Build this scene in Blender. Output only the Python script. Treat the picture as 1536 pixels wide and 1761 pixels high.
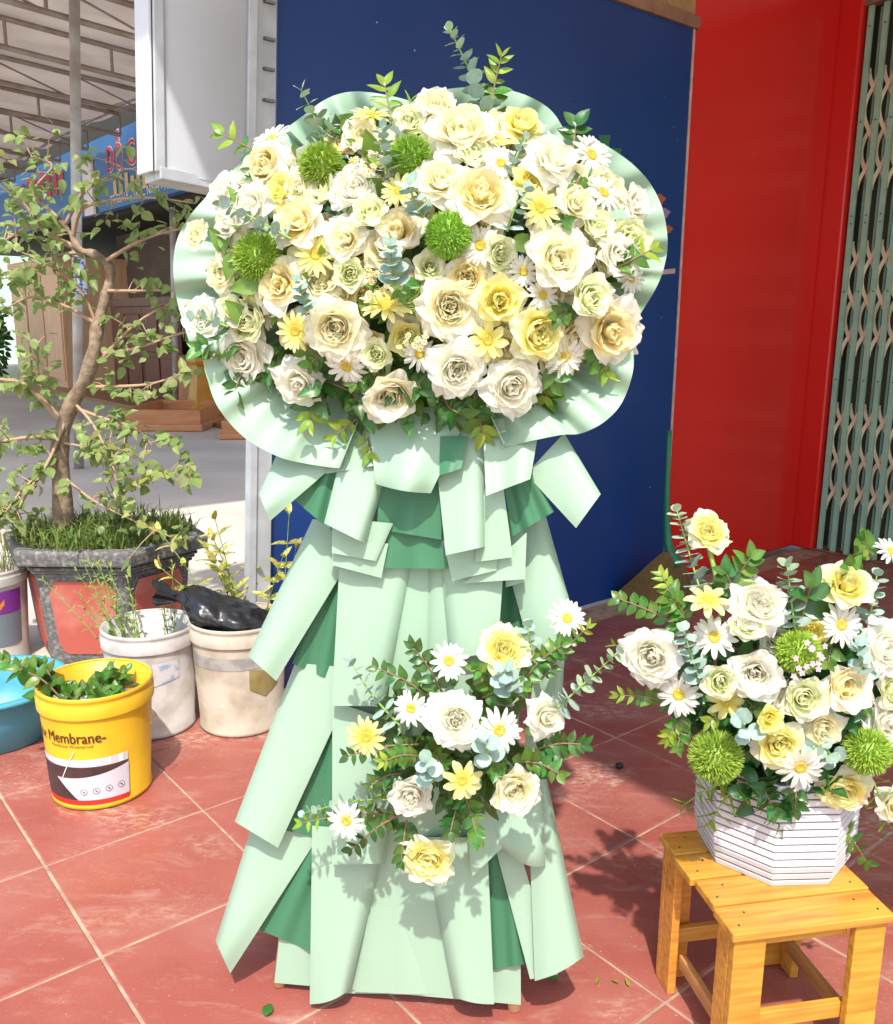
import bpy, math, random
from math import sin, cos, pi, radians, sqrt, atan2, tan
from mathutils import Vector, Matrix, noise
random.seed(11)
SC = bpy.context.scene
COL = SC.collection
for o in list(bpy.data.objects): bpy.data.objects.remove(o)

# ------------------------------------------------------------------ camera
CAMH = 1.28; FPX = 1535.0; CX, CY = 768.0, 880.5
PITCH, ROLL = radians(11.85), radians(0.5)
cp, sp, cr, sr = cos(PITCH), sin(PITCH), cos(ROLL), sin(ROLL)
cam = bpy.data.cameras.new('camera'); camo = bpy.data.objects.new('camera', cam); COL.objects.link(camo)
cam.sensor_fit = 'HORIZONTAL'; cam.sensor_width = 36; cam.lens = 36 * FPX / 1536
cam.clip_start = 0.05; cam.clip_end = 600
camo.matrix_world = Matrix(((cr, -sr, 0, 0), (sr * sp, cr * sp, -cp, 0), (sr * cp, cr * cp, sp, CAMH), (0, 0, 0, 1)))
SC.camera = camo
# ------------------------------------------------------------------ sky, sun, exposure
SUN_EL = radians(58); SUN_AZ = radians(1.5)        # the sun stands behind the camera
w = bpy.data.worlds.new('World'); SC.world = w; w.use_nodes = True
nt = w.node_tree; bg = nt.nodes['Background']
sky = nt.nodes.new('ShaderNodeTexSky'); sky.sky_type = 'NISHITA'; sky.sun_disc = False
sky.sun_elevation = SUN_EL; sky.sun_rotation = radians(180) - SUN_AZ
sky.air_density = 1.2; sky.dust_density = 2.5
nt.links.new(sky.outputs[0], bg.inputs[0]); bg.inputs[1].default_value = 0.15
sl = bpy.data.lights.new('sun', 'SUN'); sl.energy = 2.6; sl.angle = radians(1.0); sl.color = (1, .965, .90)
so = bpy.data.objects.new('sun', sl); COL.objects.link(so)
sdir = Vector((sin(SUN_AZ) * cos(SUN_EL), cos(SUN_AZ) * cos(SUN_EL), -sin(SUN_EL)))   # travel direction
so.rotation_euler = sdir.to_track_quat('-Z', 'Y').to_euler(); so.location = (0, -4, 8)
SC.view_settings.view_transform = 'Standard'; SC.view_settings.look = 'None'
SC.view_settings.exposure = 1.05; SC.view_settings.gamma = 1
SC.cycles.max_bounces = 8; SC.cycles.diffuse_bounces = 4; SC.cycles.transmission_bounces = 5; SC.cycles.glossy_bounces = 3

# ------------------------------------------------------------------ measuring helpers (photo pixel -> point in the place)
def ray(px, py):
    x = (px - CX) / FPX; z = -(py - CY) / FPX
    x2 = cr * x - sr * z; z2 = sr * x + cr * z
    return Vector((x2, cp + z2 * sp, -sp + z2 * cp))
def P(px, py, y):
    r = ray(px, py); t = y / r.y; return Vector((r.x * t, y, CAMH + r.z * t))
def G(px, py, z=0.0):
    r = ray(px, py); t = (z - CAMH) / r.z; return Vector((r.x * t, r.y * t, z))
def V(px, py, p0, d):
    r = ray(px, py); n = Vector((-d[1], d[0])); t = (n.x * p0[0] + n.y * p0[1]) / (n.x * r.x + n.y * r.y)
    return Vector((r.x * t, r.y * t, CAMH + r.z * t))
DA = Vector((-.633, .774, 0)); DB = Vector((.774, .633, 0))     # the two directions of the paving
def AB(a, b, z=0.0): return DA * a + DB * b + Vector((0, 0, z))

# ------------------------------------------------------------------ object helpers
def put(name, me, parent=None, M=None, label=None, cat=None, group=None, kind=None):
    o = bpy.data.objects.new(name, me); COL.objects.link(o)
    if M is not None: o.matrix_basis = M
    if parent is not None:
        o.parent = parent
        if 'base' in parent: o.matrix_parent_inverse = Matrix.Translation(-Vector(parent['base'][:]))
    if label: o['label'] = label
    if cat: o['category'] = cat
    if group: o['group'] = group
    if kind: o['kind'] = kind
    return o
BASES = []
def thing(name, loc, label, cat, group=None):
    o = put(name, None, None, Matrix.Translation(Vector(loc)), label, cat, group); o['base'] = tuple(loc); o.empty_display_size = .05
    BASES.append(o); return o
class MB:
    def __init__(s): s.v = []; s.f = []; s.m = []
    def add(s, vs, fs, mi=0):
        n = len(s.v); s.v += [tuple(v) for v in vs]; s.f += [tuple(i + n for i in f) for f in fs]; s.m += [mi] * len(fs)
    def box(s, o, ex, ey, ez, mi=0):
        o, ex, ey, ez = map(Vector, (o, ex, ey, ez))
        if ex.cross(ey).dot(ez) < 0: ex, ey = ey, ex
        vs = [o, o + ex, o + ex + ey, o + ey]; vs += [v + ez for v in vs]
        s.add(vs, [(3, 2, 1, 0), (4, 5, 6, 7), (0, 1, 5, 4), (1, 2, 6, 5), (2, 3, 7, 6), (3, 0, 4, 7)], mi)
    def tube(s, pts, rs, n=8, mi=0, caps=True):
        pts = [Vector(p) for p in pts]
        if not isinstance(rs, (list, tuple)): rs = [rs] * len(pts)
        up = Vector((0, 0, 1)); rings = []; prev = None
        for i, p in enumerate(pts):
            t = (pts[min(i + 1, len(pts) - 1)] - pts[max(i - 1, 0)]).normalized()
            a = prev if prev is not None else (up.cross(t) if abs(t.dot(up)) < .95 else Vector((1, 0, 0)).cross(t))
            a = (a - t * a.dot(t)).normalized(); b = t.cross(a); prev = a
            rings.append([p + (a * cos(2 * pi * k / n) + b * sin(2 * pi * k / n)) * rs[i] for k in range(n)])
        fs = []
        for i in range(len(rings) - 1):
            for k in range(n): fs.append((i * n + k, i * n + (k + 1) % n, (i + 1) * n + (k + 1) % n, (i + 1) * n + k))
        if caps: fs.append(tuple(range(n - 1, -1, -1))); fs.append(tuple((len(rings) - 1) * n + k for k in range(n)))
        s.add([v for r in rings for v in r], fs, mi)
    def lathe(s, prof, n=40, c=(0, 0, 0), mi=0):
        vs = []; fs = []
        for r, z in prof:
            for k in range(n): vs.append((c[0] + r * cos(2 * pi * k / n), c[1] + r * sin(2 * pi * k / n), c[2] + z))
        for i in range(len(prof) - 1):
            for k in range(n): fs.append((i * n + k, i * n + (k + 1) % n, (i + 1) * n + (k + 1) % n, (i + 1) * n + k))
        s.add(vs, fs, mi)
    def grid(s, fn, nu, nv, mi=0):
        vs = [fn(i / nu, j / nv) for j in range(nv + 1) for i in range(nu + 1)]
        fs = [(j * (nu + 1) + i, j * (nu + 1) + i + 1, (j + 1) * (nu + 1) + i + 1, (j + 1) * (nu + 1) + i) for j in range(nv) for i in range(nu)]
        s.add(vs, fs, mi)
    def xform(s, M, other, mi=None):
        s.add([M @ Vector(v) for v in other.v], other.f, 0)
        if mi is None: s.m[-len(other.f):] = list(other.m)
        else: s.m[-len(other.f):] = [mi] * len(other.f)
    def mesh(s, name, mats, smooth=False):
        me = bpy.data.meshes.new(name); me.from_pydata(s.v, [], s.f)
        if not isinstance(mats, (list, tuple)): mats = [mats]
        for m in mats: me.materials.append(m)
        if len(mats) > 1: me.polygons.foreach_set('material_index', s.m)
        if smooth: me.polygons.foreach_set('use_smooth', [True] * len(me.polygons))
        me.update(); return me
    def build(s, name, mats, parent=None, smooth=False, **k):
        return put(name, s.mesh(name, mats, smooth), parent, **k)
def bevel(o, w=.004, seg=2):
    m = o.modifiers.new('bevel', 'BEVEL'); m.width = w; m.segments = seg; m.limit_method = 'ANGLE'; m.angle_limit = radians(35)
    m.harden_normals = False; return o
def smooth_line(pts, n):
    pts = [Vector(p) for p in pts]; out = []; L = len(pts)
    for i in range(n + 1):
        t = i / n * (L - 1); k = min(int(t), L - 2); u = t - k
        p0, p1, p2, p3 = pts[max(k - 1, 0)], pts[k], pts[k + 1], pts[min(k + 2, L - 1)]
        out.append(.5 * ((2 * p1) + (p2 - p0) * u + (2 * p0 - 5 * p1 + 4 * p2 - p3) * u * u + (3 * p1 - p0 - 3 * p2 + p3) * u ** 3))
    return out

# ------------------------------------------------------------------ materials
def lin(r, g, b):
    return tuple((c / 255 / 12.92) if c / 255 <= .04045 else ((c / 255 + .055) / 1.055) ** 2.4 for c in (r, g, b)) + (1,)
def mat(name, col, rough=.6, metal=0, spec=.5, trans=0, col2=None, scale=8, detail=4, bump=0, bscale=60, lo=.35, hi=.65, rnd=0, coord='Object', stretch=None, coat=0, rvar=0):
    m = bpy.data.materials.new(name); m.use_nodes = True; N = m.node_tree; b = N.nodes['Principled BSDF']; L = N.links.new
    b.inputs['Roughness'].default_value = rough; b.inputs['Metallic'].default_value = metal; b.inputs['Specular IOR Level'].default_value = spec
    b.inputs['Coat Weight'].default_value = coat
    c = col if len(col) == 4 else tuple(col) + (1,)
    b.inputs['Base Color'].default_value = c
    tc = N.nodes.new('ShaderNodeTexCoord'); src = tc.outputs[coord]
    if stretch:
        mp = N.nodes.new('ShaderNodeMapping'); mp.inputs['Scale'].default_value = stretch; L(src, mp.inputs[0]); src = mp.outputs[0]
    if rvar:
        n = N.nodes.new('ShaderNodeTexNoise'); n.inputs['Scale'].default_value = 4; n.inputs['Detail'].default_value = 8; n.inputs['Roughness'].default_value = .65; L(src, n.inputs['Vector'])
        r = N.nodes.new('ShaderNodeMapRange'); r.inputs[1].default_value = .35; r.inputs[2].default_value = .7; r.inputs[3].default_value = rough - rvar * .4; r.inputs[4].default_value = rough + rvar; L(n.outputs[0], r.inputs[0]); L(r.outputs[0], b.inputs['Roughness'])
    out = None
    if col2 is not None:
        n = N.nodes.new('ShaderNodeTexNoise'); n.inputs['Scale'].default_value = scale; n.inputs['Detail'].default_value = detail; L(src, n.inputs['Vector'])
        r = N.nodes.new('ShaderNodeMapRange'); r.inputs[1].default_value = lo; r.inputs[2].default_value = hi; L(n.outputs[0], r.inputs[0])
        x = N.nodes.new('ShaderNodeMix'); x.data_type = 'RGBA'; x.inputs[6].default_value = c; x.inputs[7].default_value = col2 if len(col2) == 4 else tuple(col2) + (1,)
        L(r.outputs[0], x.inputs[0]); out = x.outputs[2]
    if rnd:
        oi = N.nodes.new('ShaderNodeObjectInfo'); h = N.nodes.new('ShaderNodeHueSaturation')
        a = N.nodes.new('ShaderNodeMapRange'); a.inputs[3].default_value = 1 - rnd; a.inputs[4].default_value = 1 + rnd; L(oi.outputs['Random'], a.inputs[0]); L(a.outputs[0], h.inputs['Value'])
        m2 = N.nodes.new('ShaderNodeMath'); m2.operation = 'MULTIPLY'; m2.inputs[1].default_value = 7.3; L(oi.outputs['Random'], m2.inputs[0])
        fr = N.nodes.new('ShaderNodeMath'); fr.operation = 'FRACT'; L(m2.outputs[0], fr.inputs[0])
        a2 = N.nodes.new('ShaderNodeMapRange'); a2.inputs[3].default_value = .5 - rnd * .12; a2.inputs[4].default_value = .5 + rnd * .12; L(fr.outputs[0], a2.inputs[0]); L(a2.outputs[0], h.inputs['Hue'])
        h.inputs['Color'].default_value = c
        if out is not None: L(out, h.inputs['Color'])
        out = h.outputs[0]
    if out is not None: L(out, b.inputs['Base Color'])
    if bump:
        n = N.nodes.new('ShaderNodeTexNoise'); n.inputs['Scale'].default_value = bscale; n.inputs['Detail'].default_value = 5; L(src, n.inputs['Vector'])
        bp = N.nodes.new('ShaderNodeBump'); bp.inputs['Strength'].default_value = bump; bp.inputs['Distance'].default_value = .01; L(n.outputs[0], bp.inputs['Height']); L(bp.outputs[0], b.inputs['Normal'])
    if trans:
        t = N.nodes.new('ShaderNodeBsdfTranslucent'); t.inputs[0].default_value = c
        if out is not None: L(out, t.inputs[0])
        ms = N.nodes.new('ShaderNodeMixShader'); ms.inputs[0].default_value = trans
        L(b.outputs[0], ms.inputs[1]); L(t.outputs[0], ms.inputs[2]); L(ms.outputs[0], N.nodes['Material Output'].inputs[0])
    return m
def grad_mat(name, base, tip, lo=.15, hi=.6, axis=1, rough=.55, trans=.5, rnd=.04):
    """colour of a petal: one colour at its base, another at its tip (Generated coordinate along the petal)"""
    m = mat(name, tip, rough=rough, spec=.3); N = m.node_tree; L = N.links.new; b = N.nodes['Principled BSDF']
    tc = N.nodes['Texture Coordinate']; s = N.nodes.new('ShaderNodeSeparateXYZ'); L(tc.outputs['UV'], s.inputs[0])
    r = N.nodes.new('ShaderNodeMapRange'); r.interpolation_type = 'SMOOTHSTEP'; r.inputs[1].default_value = lo; r.inputs[2].default_value = hi; L(s.outputs[axis], r.inputs[0])
    x = N.nodes.new('ShaderNodeMix'); x.data_type = 'RGBA'; x.inputs[6].default_value = base; x.inputs[7].default_value = tip; L(r.outputs[0], x.inputs[0])
    oi = N.nodes.new('ShaderNodeObjectInfo'); h = N.nodes.new('ShaderNodeHueSaturation'); L(x.outputs[2], h.inputs['Color'])
    a = N.nodes.new('ShaderNodeMapRange'); a.inputs[3].default_value = 1 - rnd; a.inputs[4].default_value = 1 + rnd * .5; L(oi.outputs['Random'], a.inputs[0]); L(a.outputs[0], h.inputs['Value'])
    # fine veins along the petal
    mp = N.nodes.new('ShaderNodeMapping'); mp.inputs['Scale'].default_value = (26, 2.2, 1); L(tc.outputs['UV'], mp.inputs[0])
    n = N.nodes.new('ShaderNodeTexNoise'); n.inputs['Scale'].default_value = 1.6; n.inputs['Detail'].default_value = 3; L(mp.outputs[0], n.inputs['Vector'])
    bp = N.nodes.new('ShaderNodeBump'); bp.inputs['Strength'].default_value = .25; bp.inputs['Distance'].default_value = .002; L(n.outputs[0], bp.inputs['Height']); L(bp.outputs[0], b.inputs['Normal'])
    L(h.outputs[0], b.inputs['Base Color'])
    t = N.nodes.new('ShaderNodeBsdfTranslucent'); L(h.outputs[0], t.inputs[0])
    ms = N.nodes.new('ShaderNodeMixShader'); ms.inputs[0].default_value = trans
    L(b.outputs[0], ms.inputs[1]); L(t.outputs[0], ms.inputs[2]); L(ms.outputs[0], N.nodes['Material Output'].inputs[0])
    return m
def c4(r, g, b): return (r, g, b, 1)
M = {}
M['mint'] = mat('mint_paper', c4(.335, .48, .35), rough=.45, spec=.35, trans=.1, bump=.1, bscale=7)
M['mintdark'] = mat('dark_mint_paper', c4(.055, .185, .095), rough=.45, spec=.35, trans=.05, bump=.05, bscale=14)
M['wood_leg'] = mat('pine_leg', c4(.74, .50, .26), rough=.55, col2=c4(.62, .38, .17), scale=10)
def tile_material():
    m = bpy.data.materials.new('red_floor_tile'); m.use_nodes = True; N = m.node_tree; L = N.links.new; b = N.nodes['Principled BSDF']
    g = N.nodes.new('ShaderNodeNewGeometry'); oi = N.nodes.new('ShaderNodeObjectInfo')
    def nz(scale, detail, st=(1, 1, 1), rot=0, rough=.5, dist=0):
        mp = N.nodes.new('ShaderNodeMapping'); mp.inputs['Scale'].default_value = st; mp.inputs['Rotation'].default_value = (0, 0, rot); L(g.outputs['Position'], mp.inputs[0])
        n = N.nodes.new('ShaderNodeTexNoise'); n.inputs['Scale'].default_value = scale; n.inputs['Detail'].default_value = detail; n.inputs['Roughness'].default_value = rough; n.inputs['Distortion'].default_value = dist
        L(mp.outputs[0], n.inputs['Vector']); return n.outputs[0]
    def rng(s, a, c, d=0, e=1):
        r = N.nodes.new('ShaderNodeMapRange'); r.inputs[1].default_value = a; r.inputs[2].default_value = c; r.inputs[3].default_value = d; r.inputs[4].default_value = e; L(s, r.inputs[0]); return r.outputs[0]
    def mix(f, a, c):
        x = N.nodes.new('ShaderNodeMix'); x.data_type = 'RGBA'; L(f, x.inputs[0])
        for i, q in ((6, a), (7, c)):
            if isinstance(q, tuple): x.inputs[i].default_value = q
            else: L(q, x.inputs[i])
        return x.outputs[2]
    def mul(a, c):
        x = N.nodes.new('ShaderNodeMath'); x.operation = 'MULTIPLY'; L(a, x.inputs[0])
        if isinstance(c, float): x.inputs[1].default_value = c
        else: L(c, x.inputs[1])
        return x.outputs[0]
    base = mix(rng(nz(3, 5), .3, .7), c4(.255, .056, .04), c4(.325, .088, .063))
    base = mix(rng(oi.outputs['Random'], 0, 1, 0, .6), base, c4(.27, .055, .043))
    streak = rng(nz(5, 6, (1, 3.2, 1), .5, .65, .6), .56, .72)
    base = mix(mul(streak, .6), base, c4(.40, .235, .19))
    film = rng(nz(1.7, 4, (1, 1.6, 1), .9, .6), .45, .75, 0, .5)
    base = mix(film, base, c4(.38, .175, .14))
    patch = mul(rng(nz(2.3, 3, (1, 1.5, 1), .3), .53, .66), rng(nz(30, 9, (1, 1.9, 1), .4, .78), .47, .62))
    base = mix(mul(patch, .9), base, c4(.50, .38, .28))
    dk = mul(rng(nz(2.1, 6, (1, 2.4, 1), .7, .6, .4), .55, .75), .45)
    base = mix(dk, base, c4(.15, .045, .04))
    grain = mul(rng(nz(75, 9, (1, 1.7, 1), .45, .8), .5, .62), rng(nz(1.9, 5, (1, 1.7, 1), .45, .6, .3), .5, .7))
    base = mix(mul(grain, .7), base, c4(.52, .37, .26))
    fine = rng(nz(210, 6, (1, 1, 1), 0, .8), .35, .65)
    base = mix(mul(fine, .16), base, c4(.46, .25, .19))
    speck = rng(nz(120, 3), .69, .74)
    base = mix(mul(speck, .5), base, c4(.6, .5, .42))
    L(base, b.inputs['Base Color'])
    L(rng(nz(6, 5, (1, 2, 1), .4), .3, .7, .26, .55), b.inputs['Roughness'])
    bp = N.nodes.new('ShaderNodeBump'); bp.inputs['Strength'].default_value = .12; bp.inputs['Distance'].default_value = .004; L(nz(25, 6), bp.inputs['Height']); L(bp.outputs[0], b.inputs['Normal'])
    return m
M['tile'] = tile_material()
M['grout'] = mat('pale_grout', c4(.44, .30, .21), rough=.9, col2=c4(.26, .15, .11), scale=18, lo=.4, hi=.7, coord='Object')
M['concrete'] = mat('pale_concrete', c4(.58, .52, .44), rough=.85, col2=c4(.46, .41, .35), scale=.9, detail=8, bump=.2, bscale=12)
M['blue'] = mat('blue_panel', c4(.005, .036, .175), rough=.3, spec=.5, col2=c4(.006, .040, .19), scale=2.5, detail=4, bump=.03, bscale=3, rvar=.06)
M['red'] = mat('red_gloss_paint', c4(.70, .022, .017), rough=.22, spec=.5, col2=c4(.65, .020, .015), scale=1.3, detail=3, bump=.03, bscale=2.5, rvar=.03)
M['galv'] = mat('galvanised_steel', c4(.55, .58, .60), rough=.5, metal=.3, col2=c4(.42, .45, .47), scale=9, bump=.05)
M['boxgrey'] = mat('sign_box_sheet', c4(.48, .495, .515), rough=.5, col2=c4(.43, .445, .465), scale=3)
M['pinkedge'] = mat('panel_edge_filler', c4(.62, .45, .42), rough=.8, col2=c4(.45, .3, .28), scale=20)
M['rust'] = mat('rusty_batten', c4(.22, .10, .06), rough=.8, col2=c4(.32, .17, .1), scale=12)
M['woodblock'] = mat('old_timber', c4(.42, .25, .10), rough=.7, col2=c4(.3, .16, .06), scale=12)
M['gategreen'] = mat('gate_green_paint', c4(.34, .60, .46), rough=.5, col2=c4(.28, .50, .38), scale=9, bump=.05)
M['gatelink'] = mat('gate_link_tan', c4(.86, .74, .54), rough=.6, col2=c4(.76, .62, .42), scale=14)
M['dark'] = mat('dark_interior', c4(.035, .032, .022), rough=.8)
M['spot'] = mat('paint_spots', c4(.45, .5, .6), rough=.7)

# ------------------------------------------------------------------ the setting: ground, porch floor
o = MB(); o.box((-260, -60, -.12), (520, 0, 0), (0, 500, 0), (0, 0, .05))
o.build('concrete_yard', M['concrete'], kind='structure')
YZ = -.07
AEND, BL_, BR_ = 2.655, -3.4, 5.7
floor_ = MB(); floor_.box(AB(-1.6, BL_, YZ - .02), DA * (AEND + 1.6), DB * (BR_ - BL_), (0, 0, -YZ + .017))
floor_.box(AB(AEND + .001, BL_, YZ - .02), DA * .42, DB * 4.75, (0, 0, -YZ + .017))
floor_ = floor_.build('porch_floor', M['grout'], kind='structure')
TS = .4035; C0 = G(76.5, 1488); ca, cb = C0.dot(DA), C0.dot(DB)
tm = MB(); e = TS / 2 - .0035
prof = [(e - .0025, 0.0), (e, -.0022), (e, -.012)]
vs = []; fs = []
for k, (q, z) in enumerate(prof):
    for (i, j) in ((-1, -1), (1, -1), (1, 1), (-1, 1)): vs.append(Vector((0, 0, z)) + DA * (q * i) + DB * (q * j))
vv = [tuple(v) for v in vs]
fs = [(3, 2, 1, 0)]
for k in range(2):
    for i in range(4): fs.append((k * 4 + i, k * 4 + (i + 1) % 4, (k + 1) * 4 + (i + 1) % 4, (k + 1) * 4 + i))
tm.add(vv, fs); tme = tm.mesh('tile', M['tile'])
rt = random.Random(3)
for ia in range(-6, 8):
    for ib in range(-7, 16):
        a = ca + (ia + .5) * TS; b = cb + (ib + .5) * TS
        if (a + TS / 2 > AEND + .12 and not (b < 1.25 and a < AEND + .3)) or b - TS / 2 < BL_ or b + TS / 2 > BR_ + .3: continue
        c = AB(a, b)
        if c.y < .85 or (abs(c.x) > .5 * c.y + .75): continue
        Mx = Matrix.Translation(c + Vector((0, 0, rt.uniform(-.0008, .0008)))) @ Matrix.Rotation(rt.gauss(0, .0018), 4, 'X') @ Matrix.Rotation(rt.gauss(0, .0018), 4, 'Y') @ Matrix.Rotation(rt.gauss(0, .002), 4, 'Z')
        put('tile', tme, floor_, Mx)

# ------------------------------------------------------------------ right: blue panel, red wall, folding gate, porch roof
W0 = G(1080, 1022)                                   # a point at the foot of the panel; wall runs along DB
wa = W0.dot(DA)
def WV(px, py, back=0.0): return V(px, py, AB(wa + back, 0), (DB.x, DB.y))
pTL, pBL = WV(478, 0), WV(466, 1000)
k = (pBL - pTL) / (pBL.z - pTL.z)
pl_top = pTL + k * (2.62 - pTL.z); pl_bot = pTL + k * (0.005 - pTL.z)
pr_top, pr_bot = WV(1192, 50), WV(1153, 740)
k2 = (pr_bot - pr_top) / (pr_bot.z - pr_top.z); ztop = pr_top.z; pr_bot = pr_top + k2 * (.005 - ztop); pl_top = pTL + k * (ztop - pTL.z)
bp = thing('hoarding', AB(wa, W0.dot(DB)), 'large glossy blue sheet panel standing behind the flower stand', 'panel')
m = MB(); n_ = DA * .012
q = [pl_bot, pr_bot, pr_top, pl_top]
m.add([v for v in q] + [v + n_ for v in q], [(0, 1, 2, 3), (7, 6, 5, 4), (1, 0, 4, 5), (2, 1, 5, 6), (3, 2, 6, 7), (0, 3, 7, 4)])
m.build('sheet', M['blue'], bp)
m = MB(); w_ = DB * .014
m.add([pr_bot + DA * -.004, pr_bot + DA * -.004 + w_, pr_top + DA * -.004 + w_, pr_top + DA * -.004, pr_bot + n_, pr_bot + n_ + w_, pr_top + n_ + w_, pr_top + n_], [(0, 1, 2, 3), (7, 6, 5, 4), (1, 0, 4, 5), (2, 1, 5, 6), (3, 2, 6, 7), (0, 3, 7, 4)])
m.build('edge_strip', M['pinkedge'], bp)
m = MB(); m.box(pl_top + DA * -.015 + Vector((0, 0, .002)), pr_top - pl_top + DB * .03, DA * .05, (0, 0, .05)); m.build('top_batten', M['rust'], bp)
m = MB(); a0 = WV(1120, 474, -.003); a1 = WV(1161, 470, -.003); m.box(a0, a1 - a0, DA * .004, (0, 0, .022)); m.build('seam_strip', M['pinkedge'], bp)
rs = random.Random(5)
m = MB()
for i in range(26):
    c = pl_bot.lerp(pr_bot, rs.uniform(.02, .98)) + DA * -.0015 + Vector((0, 0, rs.uniform(.05, 2.4))); r = rs.uniform(.0015, .004)
    m.add([c + DB * (r * cos(t * pi / 3)) + Vector((0, 0, r * sin(t * pi / 3))) for t in range(6)], [tuple(range(6))])
m.build('paint_spot', M['spot'], bp, kind='stuff')
# small printed motifs near the right edge of the panel: bottle tops and blossoms
pg = mat('print_green', c4(.03, .17, .08), rough=.4); po = mat('print_orange', c4(.42, .1, .02), rough=.5); pv = mat('print_violet', c4(.3, .2, .38), rough=.5)
for (x0, y0, ww, hh) in ((1040, 250, 20, 36), (1060, 268, 18, 26), (1081, 290, 16, 24)):
    m = MB()
    q = [(x0 - ww / 2, y0 - hh / 2), (x0 + ww / 2, y0 - hh / 2), (x0 + ww / 2, y0 - hh / 3), (x0 + ww * .4, y0 - hh / 4), (x0 + ww * .42, y0 + hh / 2), (x0 - ww * .42, y0 + hh / 2), (x0 - ww * .4, y0 - hh / 4), (x0 - ww / 2, y0 - hh / 3)]
    m.add([WV(a, b, -.002) for a, b in q], [tuple(range(8))]); m.build('printed_bottle_top', pg, bp)
for (x0, y0, r, mm) in ((1133, 343, 10, po), (1142, 366, 9, pv), (1149, 394, 7, po)):
    m = MB(); m.add([WV(x0 + r * (1 + .25 * cos(t * 2.5)) * cos(t * pi / 8), y0 + r * sin(t * pi / 8), -.002) for t in range(16)], [tuple(range(16))]); m.build('printed_blossom', mm, bp)
# galvanised post at the left end of the panel
gp = thing('galvanised_post', (pBL.x, pBL.y, 0), 'flat grey galvanised post at the left end of the blue panel', 'post')
m = MB()
def WVz(pxa, pya, pxb, pyb, z, back):
    a, b = WV(pxa, pya, back), WV(pxb, pyb, back); t = (z - a.z) / (b.z - a.z); return a + (b - a) * t
L0, L1 = WVz(438, 0, 426, 1000, .003, -.03), WVz(438, 0, 426, 1000, 2.9, -.03)
R0, R1 = WVz(476, 0, 465, 1000, .003, -.03), WVz(476, 0, 465, 1000, 2.9, -.03)
q = [L0, R0, R1, L1]; n_ = DA * .025
m.add(q + [v + n_ for v in q], [(0, 1, 2, 3), (7, 6, 5, 4), (1, 0, 4, 5), (2, 1, 5, 6), (3, 2, 6, 7), (0, 3, 7, 4)]); m.build('channel', M['galv'], gp)
m = MB(); qq = [L0 + DA * -.012, L0.lerp(R0, .28) + DA * -.012, L1.lerp(R1, .28) + DA * -.012, L1 + DA * -.012]
m.add(qq + [v + DA * .011 for v in qq], [(0, 1, 2, 3), (7, 6, 5, 4), (1, 0, 4, 5), (2, 1, 5, 6), (3, 2, 6, 7), (0, 3, 7, 4)]); m.build('flange', M['galv'], gp)
for (x, y) in ((463, 4), (463, 68), (462, 120), (462, 174)):
    m = MB(); c = WV(x, y, -.045); m.box(c + DB * -.012, DB * .035, DA * .014, (0, 0, .008)); m.build('bracket', mat('bracket_grey', c4(.2, .18, .17), rough=.6), gp)
# grey sign box hung on the post
sb0 = WV(264, 292, -.02)
sbx = thing('sign_box', (sb0.x, sb0.y, sb0.z), 'pale grey rectangular sign box hung high beside the blue panel', 'sign box')
S = [WV(272, 296, -.06), WV(436, 328, -.06)]; S1 = [WV(268, 0, -.06), WV(441, 0, -.06)]
def up(a, b, z): t = (z - a.z) / (b.z - a.z); return a + (b - a) * t
s0, s1, s3, s2 = S[0], S[1], up(S[0], S1[0], 2.95), up(S[1], S1[1], 2.95)
q = [s0, s1, s2, s3]; n_ = DA * .09
m = MB(); NG = 12
m.grid(lambda u, v: (s0.lerp(s1, u)).lerp(s3.lerp(s2, u), v) + DA * (.012 - .03 * sin(pi * u) ** .7 * 1), NG, 1)
m.add([v + n_ for v in q], [(3, 2, 1, 0)])
m.build('face_sheet', M['boxgrey'], sbx, smooth=True)
def strip(name, a, b, wv, th, mt, par):
    m = MB(); m.box(a, b - a, wv, th); return bevel(m.build(name, mt, par), .003, 2)
strip('side_frame', s0 - DB * .012, s3 - DB * .012, DB * .03, DA * -.012, M['galv'], sbx)
strip('side_cover', s0 - DB * .024, s3 - DB * .024, DB * .011, DA * .10, mat('white_trim', c4(.62, .63, .65), rough=.4), sbx)
strip('side_frame', s1 - DB * .03, s2 - DB * .03, DB * .03, DA * -.014, M['galv'], sbx)
strip('bottom_frame', s0 + Vector((0, 0, -.02)) + DA * -.016, s1 + Vector((0, 0, -.02)) + DA * -.016, (0, 0, .034), DA * .12, M['galv'], sbx)
# red wall in line with the panel, then its return face and the folding gate along DA
cor = WV(1407, 450, .03); cb_ = cor.dot(DB); rw_a = wa + .03
rb0 = WV(1130, 700, .03).dot(DB)
RWH = 3.3
wl = thing('red_wall', AB(rw_a, cb_, 0), 'glossy red painted shop wall between the blue panel and the gate', 'wall')
m = MB(); m.box(AB(rw_a, rb0, .002), DB * (cb_ - rb0), DA * .25, (0, 0, RWH)); bevel(m.build('front_face', M['red'], wl), .012, 3)
RET = .12
m = MB(); m.box(AB(rw_a + .22, cb_ + .001, .002), DA * -(.22 + RET), DB * .14, (0, 0, RWH)); bevel(m.build('return_face', M['red'], wl), .01, 3)
GL = 1.7; g_b = cb_ + .035
m = MB(); m.box(AB(rw_a + .6, cb_ + .2, .002), DA * -(GL + 1.2), DB * .1, (0, 0, RWH)); m.build('dark_interior_wall', mat('olive_interior', c4(.10, .095, .06), rough=.8), wl)
m = MB(); gtop = V(1500, 12, AB(0, g_b), (DA.x, DA.y)).z
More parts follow.
